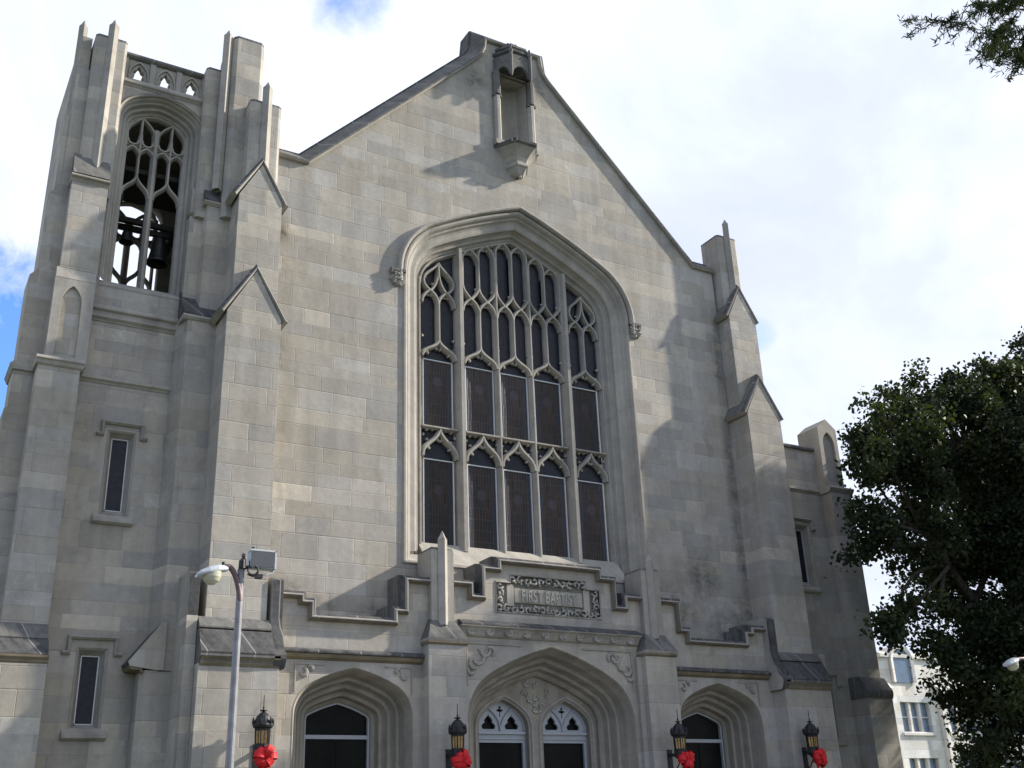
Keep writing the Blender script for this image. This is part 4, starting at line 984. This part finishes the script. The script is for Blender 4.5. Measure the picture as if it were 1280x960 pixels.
q.tube([(-11.65, -9.06, 6.2), (-11.65, -9.06, 6.33), (-11.63, -9.06, 6.40)], [.07, .065, .03], IRON, 8); q.lathe(-11.64, -9.06, [(0, 6.40), (.035, 6.42), (.035, 6.46), (0, 6.49)], ARMR, 8)
q.tube([(-11.60, -9.06, 6.22), (-11.5, -9.06, 6.25), (-11.5, -9.06, 6.35)], .035, IRON, 8)
q.tube([(-11.40, -9.06, 6.08), (-11.2, -9.06, 6.13), (-11.08, -9.05, 6.17), (-11.07, -9.05, 6.25)], .012, WHITE, 6)
q.box(-11.40, -11.28, -9.1, -9.0, 6.05, 6.12, IRON); q.build('clamp', FLD)
q = MB()
for ph, rr in ((0, .10), (.7, .085), (1.5, .095)):
    q.tube([(-11.47+rr*math.cos(t*.55+ph), -9.10-.01*t*.3, 6.17+rr*.9*math.sin(t*.55+ph)) for t in range(12)], .013, IRON, 6)
q.tube([(-11.56, -9.08, 6.1), (-11.45, -9.1, 6.06), (-11.36, -9.08, 6.09)], .012, IRON, 6)
q.build('cable', FLD, smooth=True)

# ------------------------------------------------------------------ neighbouring building
NB = empty('stone_building', (44, 24, 0), 'pale stone building with three light windows standing behind the oak', 'building')
YB2 = 20.0
wins = []
mb = MB()
for r, (z0, z1) in enumerate(((6.70, 8.45), (3.42, 5.17), (.6, 2.3))):
    for cx in (39.42, 43.7, 48.0, 52.3, 56.6): wins.append((cx, z0, z1))
mb.ext([(37.0, -.3), (37.0, 11.2), (62, 11.2), (62, -.3)], YB2, YB2+.5, PALE, holes=[[(c-1.3, a), (c-1.3, b), (c+1.3, b), (c+1.3, a)] for c, a, b in wins])
mb.box(37.0, 62, YB2+.5, YB2+12, -.3, 11.0, PALE)
NBW = mb.build('facade', NB)
mb = MB()
for x0, x1 in ((36.85, 37.25), (41.45, 41.75), (45.7, 46.0), (50.0, 50.3), (54.3, 54.6), (58.6, 58.9)): mb.box(x0, x1, YB2-.35, YB2, -.3, 9.1, PALE); mb.ext([(YB2-.42, 9.1), (YB2-.42, 9.22), (YB2, 9.6), (YB2, 9.1)], x0-.05, x1+.05, PALE, 'x')
mb.ext([(YB2-.15, 11.1), (YB2-.15, 11.3), (YB2+.1, 11.45), (YB2+.6, 11.45), (YB2+.6, 11.1)], 36.9, 62.1, PALE, 'x')
mb.build_split('pilaster_strip', NB)
for c, a, b in wins:
    q = MB()
    for k in (-1, 1): q.box(c+k*.44-.09, c+k*.44+.09, YB2+.06, YB2+.3, a, b, PALE)
    q.ext([(YB2-.12, a-.22), (YB2-.12, a-.06), (YB2+.2, a+.02), (YB2+.2, a-.22)], c-1.42, c+1.42, PALE, 'x')
    q.box(c-1.3, c+1.3, YB2+.19, YB2+.26, (a+b)/2-.035, (a+b)/2+.035, WHITE)
    wf = q.build('window', NB)
    q = MB(); q.box(c-1.29, c+1.29, YB2+.28, YB2+.31, a, b, SKYG); q.build('pane', wf)
q = MB(); HT = Tudor(.75, .7, .7, 70)
q.ext(HT.full(.28, 38.75, 10.9, 11.2), YB2-.05, YB2+1.0, PALE); q.loft([[(x, y, z) for x, z in HT.full(d, 38.75, 10.9, 9.6)] for d, y in ((.02, YB2-.06), (.02, YB2-.16), (.25, YB2-.2), (.28, YB2-.05))], PALE)
dm = q.build('round_headed_window', NB)
q = MB(); q.ext(HT.full(0, 38.75, 10.9, 9.6), YB2-.08, YB2-.06, SKYG); q.build('pane', dm)

# ------------------------------------------------------------------ trees
def leaves_mesh(name, C, L, Wd, m, parent, seed, droop=0.0, tilt=None):
    """one leaf-shaped face (six corners) per point, each with its own size and direction"""
    r = np.random.default_rng(seed); n = len(C)
    a = r.normal(size=(n, 3)); a[:, 2] -= droop; a /= np.linalg.norm(a, axis=1)[:, None]
    b = r.normal(size=(n, 3)); b -= a*np.sum(a*b, 1)[:, None]; b /= np.linalg.norm(b, axis=1)[:, None]
    nn = np.cross(a, b)
    l = (L*r.uniform(.7, 1.25, n))[:, None]; wd = (Wd*r.uniform(.7, 1.2, n))[:, None]
    V = np.stack([C-a*l*.5, C-a*l*.12+b*wd*.5+nn*wd*.18, C+a*l*.25+b*wd*.42+nn*wd*.12, C+a*l*.5-nn*wd*.1, C+a*l*.25-b*wd*.42+nn*wd*.12, C-a*l*.12-b*wd*.5+nn*wd*.18], 1).reshape(-1, 3)
    me = bpy.data.meshes.new(name); me.vertices.add(n*6); me.vertices.foreach_set('co', V.astype(np.float32).ravel())
    me.loops.add(n*6); me.loops.foreach_set('vertex_index', np.arange(n*6, dtype=np.int32)); me.polygons.add(n)
    me.polygons.foreach_set('loop_start', np.arange(0, n*6, 6, dtype=np.int32)); me.polygons.foreach_set('loop_total', np.full(n, 6, np.int32))
    me.materials.append(m); me.update(); me.validate()
    o = bpy.data.objects.new(name, me); COL.objects.link(o); o.parent = parent; o.location = -wloc(parent); return o
def wobble(p, q, n, amp, r2, sag=0.0):
    p, q = Vector(p), Vector(q); d = (q-p).length; out = []
    o1 = Vector((r2.uniform(-1, 1), r2.uniform(-1, 1), r2.uniform(-1, 1)))*amp*d; o2 = Vector((r2.uniform(-1, 1), r2.uniform(-1, 1), r2.uniform(-1, 1)))*amp*d
    return [Vector(bez(p, p.lerp(q, .33)+o1+Vector((0, 0, sag*d)), p.lerp(q, .66)+o2+Vector((0, 0, sag*d)), q, n)[i]) for i in range(n+1)]
def oak():
    T0 = Vector((19.6, -4.2, 0)); r2 = random.Random(5); rg = np.random.default_rng(5)
    e = empty('oak_tree', T0, 'big dark green oak tree standing right of the church', 'tree')
    # lobes of the crown: centre and radius in metres
    LB = [(9.3, -5.6, 12.5, .9), (10.97, -4.85, 13.8, 1.1), (13.51, -3.95, 15.2, 1.25), (16.15, -3.05, 16.4, 1.25), (14.66, -5.3, 15.3, 1.35), (17.77, -4.4, 16.4, 1.6), (20.97, -3.5, 17.2, 1.8), (11.54, -5.75, 13.2, 1.2), (14.78, -4.85, 13.9, 1.4), (18.42, -3.95, 15.0, 1.8),
          (11.0, -4.05, 12.2, .5), (9.5, -5.3, 10.4, .85), (9.75, -4.4, 9.5, .65), (13.2, -3.5, 11.5, .5), (11.68, -5.75, 11.8, .9), (15.2, -4.85, 12.3, .9), (18.29, -3.95, 12.5, 1.8), (13.9, -3.05, 10.5, 1.1), (12.2, -5.3, 9.9, .8), (15.75, -4.4, 9.8, 1.8),
          (10.6, -4.2, 7.7, .45), (9.6, -5.0, 6.9, .45), (11.3, -4.85, 7.6, .75), (13.98, -3.95, 8.1, 1.4), (17.34, -3.05, 7.9, 1.9), (12.6, -4.4, 6.5, .8), (15.16, -3.5, 6.2, 1.5), (14.2, -5.75, 5.3, 1.1), (13.9, -3.95, 4.7, .8), (15.96, -3.05, 4.3, 1.5), (13.0, -5.0, 3.7, .5), (15.11, -4.4, 3.4, 1.4),
          (21.9, -3.5, 15.0, 2.1), (16.81, -5.75, 9.6, 2.1), (16.71, -4.85, 5.8, 2.1),
          (24.5, -5.0, 17.0, 2.6), (27.0, -3.5, 15.5, 2.6), (22.5, -6.0, 14.4, 2.5), (26.0, -5.5, 12.5, 2.6), (21.5, -2.6, 11.5, 2.3), (24.5, -6.5, 10.0, 2.4), (22.0, -6.0, 8.0, 2.2), (20.5, -6.5, 5.0, 1.8),
          (15.0, -7.0, 13.6, 1.4), (18.0, -8.0, 14.4, 2.0), (21.5, -8.5, 13.6, 2.4), (16.0, -1.4, 14.4, 1.5), (19.0, -.8, 15.2, 2.0), (22.5, -.2, 14.2, 2.4), (17.6, -8.0, 10.5, 1.8), (21.5, -9.0, 9.6, 2.4), (18.0, -.6, 11.4, 1.8),
          (21.0, -4.6, 17.6, 1.9), (23.8, -3.6, 18.2, 2.0), (16.0, -5.0, 10.9, 1.3), (14.4, -5.4, 7.1, 1.0), (17.6, -4.6, 8.4, 1.6), (13.6, -4.0, 13.0, .9), (16.8, -4.0, 14.2, 1.3), (17.2, -4.6, 5.0, 1.5), (18.4, -5.2, 3.6, 1.6), (26.2, -5.6, 18.4, 2.0), (24.6, -8.2, 16.0, 2.2), (25.4, -1.0, 16.4, 2.2), (18.5, -6.2, 12.4, 1.9), (19.5, -5.0, 9.6, 2.0), (19.2, -3.0, 6.4, 1.7)]
    q = MB(); top = T0+Vector((.3, -.2, 4.2))
    q.tube(wobble(T0, top, 6, .03, r2), [.85, .66, .60, .56, .54, .52, .5], BARK, 14)
    q.build('trunk', e, smooth=True)
    q = MB(); hubs = []
    for tgt, rad in (((13.0, -4.4, 10.2), .30), ((15.2, -4.6, 13.6), .34), ((19.0, -4.6, 14.6), .36), ((22.6, -4.4, 15.2), .34), ((24.8, -5.8, 11.0), .30), ((16.4, -6.8, 11.6), .28), ((18.4, -1.4, 12.4), .28), ((15.4, -4.8, 7.4), .26), ((20.6, -7.6, 9.0), .26)):
        pts = wobble(top, tgt, 10, .14, r2, .04); q.tube(pts, [rad*(1-.62*i/10) for i in range(11)], BARK, 9)
        hubs += [(p, rad*(1-.62*i/10)) for i, p in enumerate(pts) if i > 3]
    C = []; pts_ = [p for p, _ in hubs]
    for (x, y, z, R) in LB:
        c = Vector((x, y, z)); h, hr = min(hubs, key=lambda a: (a[0]-c).length+max(0, a[0].z-c.z)*.4)
        br = wobble(h, c, 8, .16, r2, .03); q.tube(br, [max(.03, min(hr*.75, .05+.05*R)*(1-.6*i/8)) for i in range(9)], BARK, 7); pts_ += br[2:]
    KD = np.array([tuple(p) for p in pts_])
    for (x, y, z, R) in LB:
        R *= 1.0 if z > 13 else 1.1
        for k in range(int(30*R**2.3)+10):
            v = rg.normal(size=3); v /= np.linalg.norm(v); p = np.array((x, y, z))+v*R*rg.uniform(0, 1)**.45*np.array((1.05, 1.05, 1.0))
            nv = noise.noise(Vector(p)*.62)+.6*noise.noise(Vector(p)*1.6+Vector((7, 3, 1)))
            if nv < .03+.14*rg.uniform(-1, 1): continue
            d = np.linalg.norm(KD-p, axis=1); j = int(d.argmin())
            if d[j] < 1.9 and rg.uniform() < .7:
                q.tube(wobble(KD[j], p, 4, .14, r2, .03), [.022, .018, .013, .009, .005], BARK, 4, False)
            m_ = int(rg.uniform(30, 105)); sp = rg.uniform(.15, .29)
            C.append(p+rg.normal(size=(m_, 3))*np.array([sp, sp, sp*.8]))
    q.build('limbs', e, smooth=True)
    C = np.concatenate(C); print('oak leaves', len(C))
    leaves_mesh('crown', C, .16, .11, OAKLEAF, e, 6)
oak()
def overhang():
    T0 = Vector((4.5, -21.5, 0)); r2 = random.Random(9); rg = np.random.default_rng(9)
    e = empty('willow_oak_tree', T0, 'narrow leaved tree whose drooping twigs hang into the top right corner', 'tree')
    top = T0+Vector((-.4, .3, 12)); q = MB(); q.tube(wobble(T0, top, 8, .02, r2), [.5, .42, .38, .34, .31, .28, .25, .22, .2], BARK, 12); q.build('trunk', e, smooth=True)
    q = MB(); C = []; hubs = []
    #  ends measured on the ground plan of the tree: x, y, z
    limbs = [((1.0, -18.4, 15.9), .09), ((1.1, -18.3, 15.5), .08), ((1.0, -19.0, 17.0), .12), ((6.0, -19.0, 17.8), .12), ((8.0, -20.0, 18.0), .12), ((8.5, -23.0, 16.5), .12), ((5.0, -25.0, 17.0), .12), ((10.5, -18.5, 16.0), .12), ((11.0, -21.0, 19.0), .12)]
    for tgt, rad in limbs:
        pts = wobble(top+Vector((0, 0, -r2.random()*2)), tgt, 8, .1, r2, .06); q.tube(pts, [rad*(1-.7*i/8) for i in range(9)], BARK, 7); hubs.append(pts)
    twigs = []
    def spray(a, b, n, drop, side=.5):
        tw = wobble(a, b, 10, .05, r2, .03); q.tube(tw, [.012*(1-.8*i/10)+.003 for i in range(11)], BARK, 5, False); twigs.append(tw)
        for k in range(n):
            i = r2.randrange(2, 11); d = (tw[min(i, 10)]-tw[i-2]).normalized(); s = d.cross(Vector((0, 0, 1)))*r2.uniform(-side, side)
            t = tw[i]+d*r2.uniform(.15, .5)+s+Vector((0, 0, -drop*r2.uniform(.2, 1))); t2 = wobble(tw[i], t, 4, .1, r2); q.tube(t2, [.008, .007, .006, .004, .003], BARK, 4, False); twigs.append(t2)
    A = hubs[0][-1]; B = hubs[1][-1]
    for a, b, n, dr in SPRAYS: spray(Vector(a)+Vector((.15, 0, .3)), Vector(b)+Vector((.15, 0, .3)), n, dr)
    for pts in hubs[2:]:
        for k in range(10):
            p = pts[r2.randrange(4, 9)]; spray(p, p+Vector((r2.uniform(0.2, 1.8), r2.uniform(-1, 1), r2.uniform(-.4, 1.4))), 9, .4)
    for tw in twigs:
        for p, p2 in zip(tw, tw[1:]):
            for k in range(6 if len(tw) > 6 else 7): C.append(np.array(p.lerp(p2, r2.random()))+rg.normal(size=3)*.035)
    for (x, y, z, R_) in ((6.5, -19.5, 18.5, 2.0), (8.5, -21, 19.5, 2.6), (9.5, -19, 17.0, 2.2), (11.5, -19.5, 18.5, 2.4), (10.5, -23.5, 17.0, 2.6), (6.5, -24, 18.5, 2.6), (7.0, -22, 15.5, 2.0), (12.5, -21.5, 15.0, 2.4), (9.5, -21, 14.0, 2.0)):  # out-of-view crown mass, enlarged to hold sky light back from the portal
        for k in range(130):
            v = rg.normal(size=3); v /= np.linalg.norm(v); cc = np.array((x, y, z))+v*R_*rg.uniform(.4, 1.0); C += list(cc+rg.normal(size=(26, 3))*.22)
    q.build('limbs', e, smooth=True)
    leaves_mesh('foliage', np.array(C), .15, .022, WILLOW, e, 10, droop=.5)
# sprays reaching west over the pavement
SPRAYS = []
SPRAYS = [((.9, -18.4, 15.9), (-1.9, -18.5, 14.75), 20, .35), ((.9, -18.4, 15.6), (-1.2, -18.5, 14.5), 20, .4), ((1.0, -18.3, 15.3), (-.5, -18.5, 14.7), 20, .4), ((1.0, -18.4, 16.3), (-1.3, -18.5, 15.5), 20, .3), ((-1.7, -18.5, 14.85), (-3.55, -18.5, 14.2), 7, .15), ((.9, -18.4, 16.5), (-.4, -18.6, 15.9), 18, .35), ((1.1, -18.3, 15.7), (.1, -18.4, 14.9), 24, .45), ((1.1, -18.4, 16.2), (.3, -18.6, 15.3), 24, .45), ((.2, -18.5, 15.9), (-.6, -18.4, 15.1), 18, .4)]
overhang()
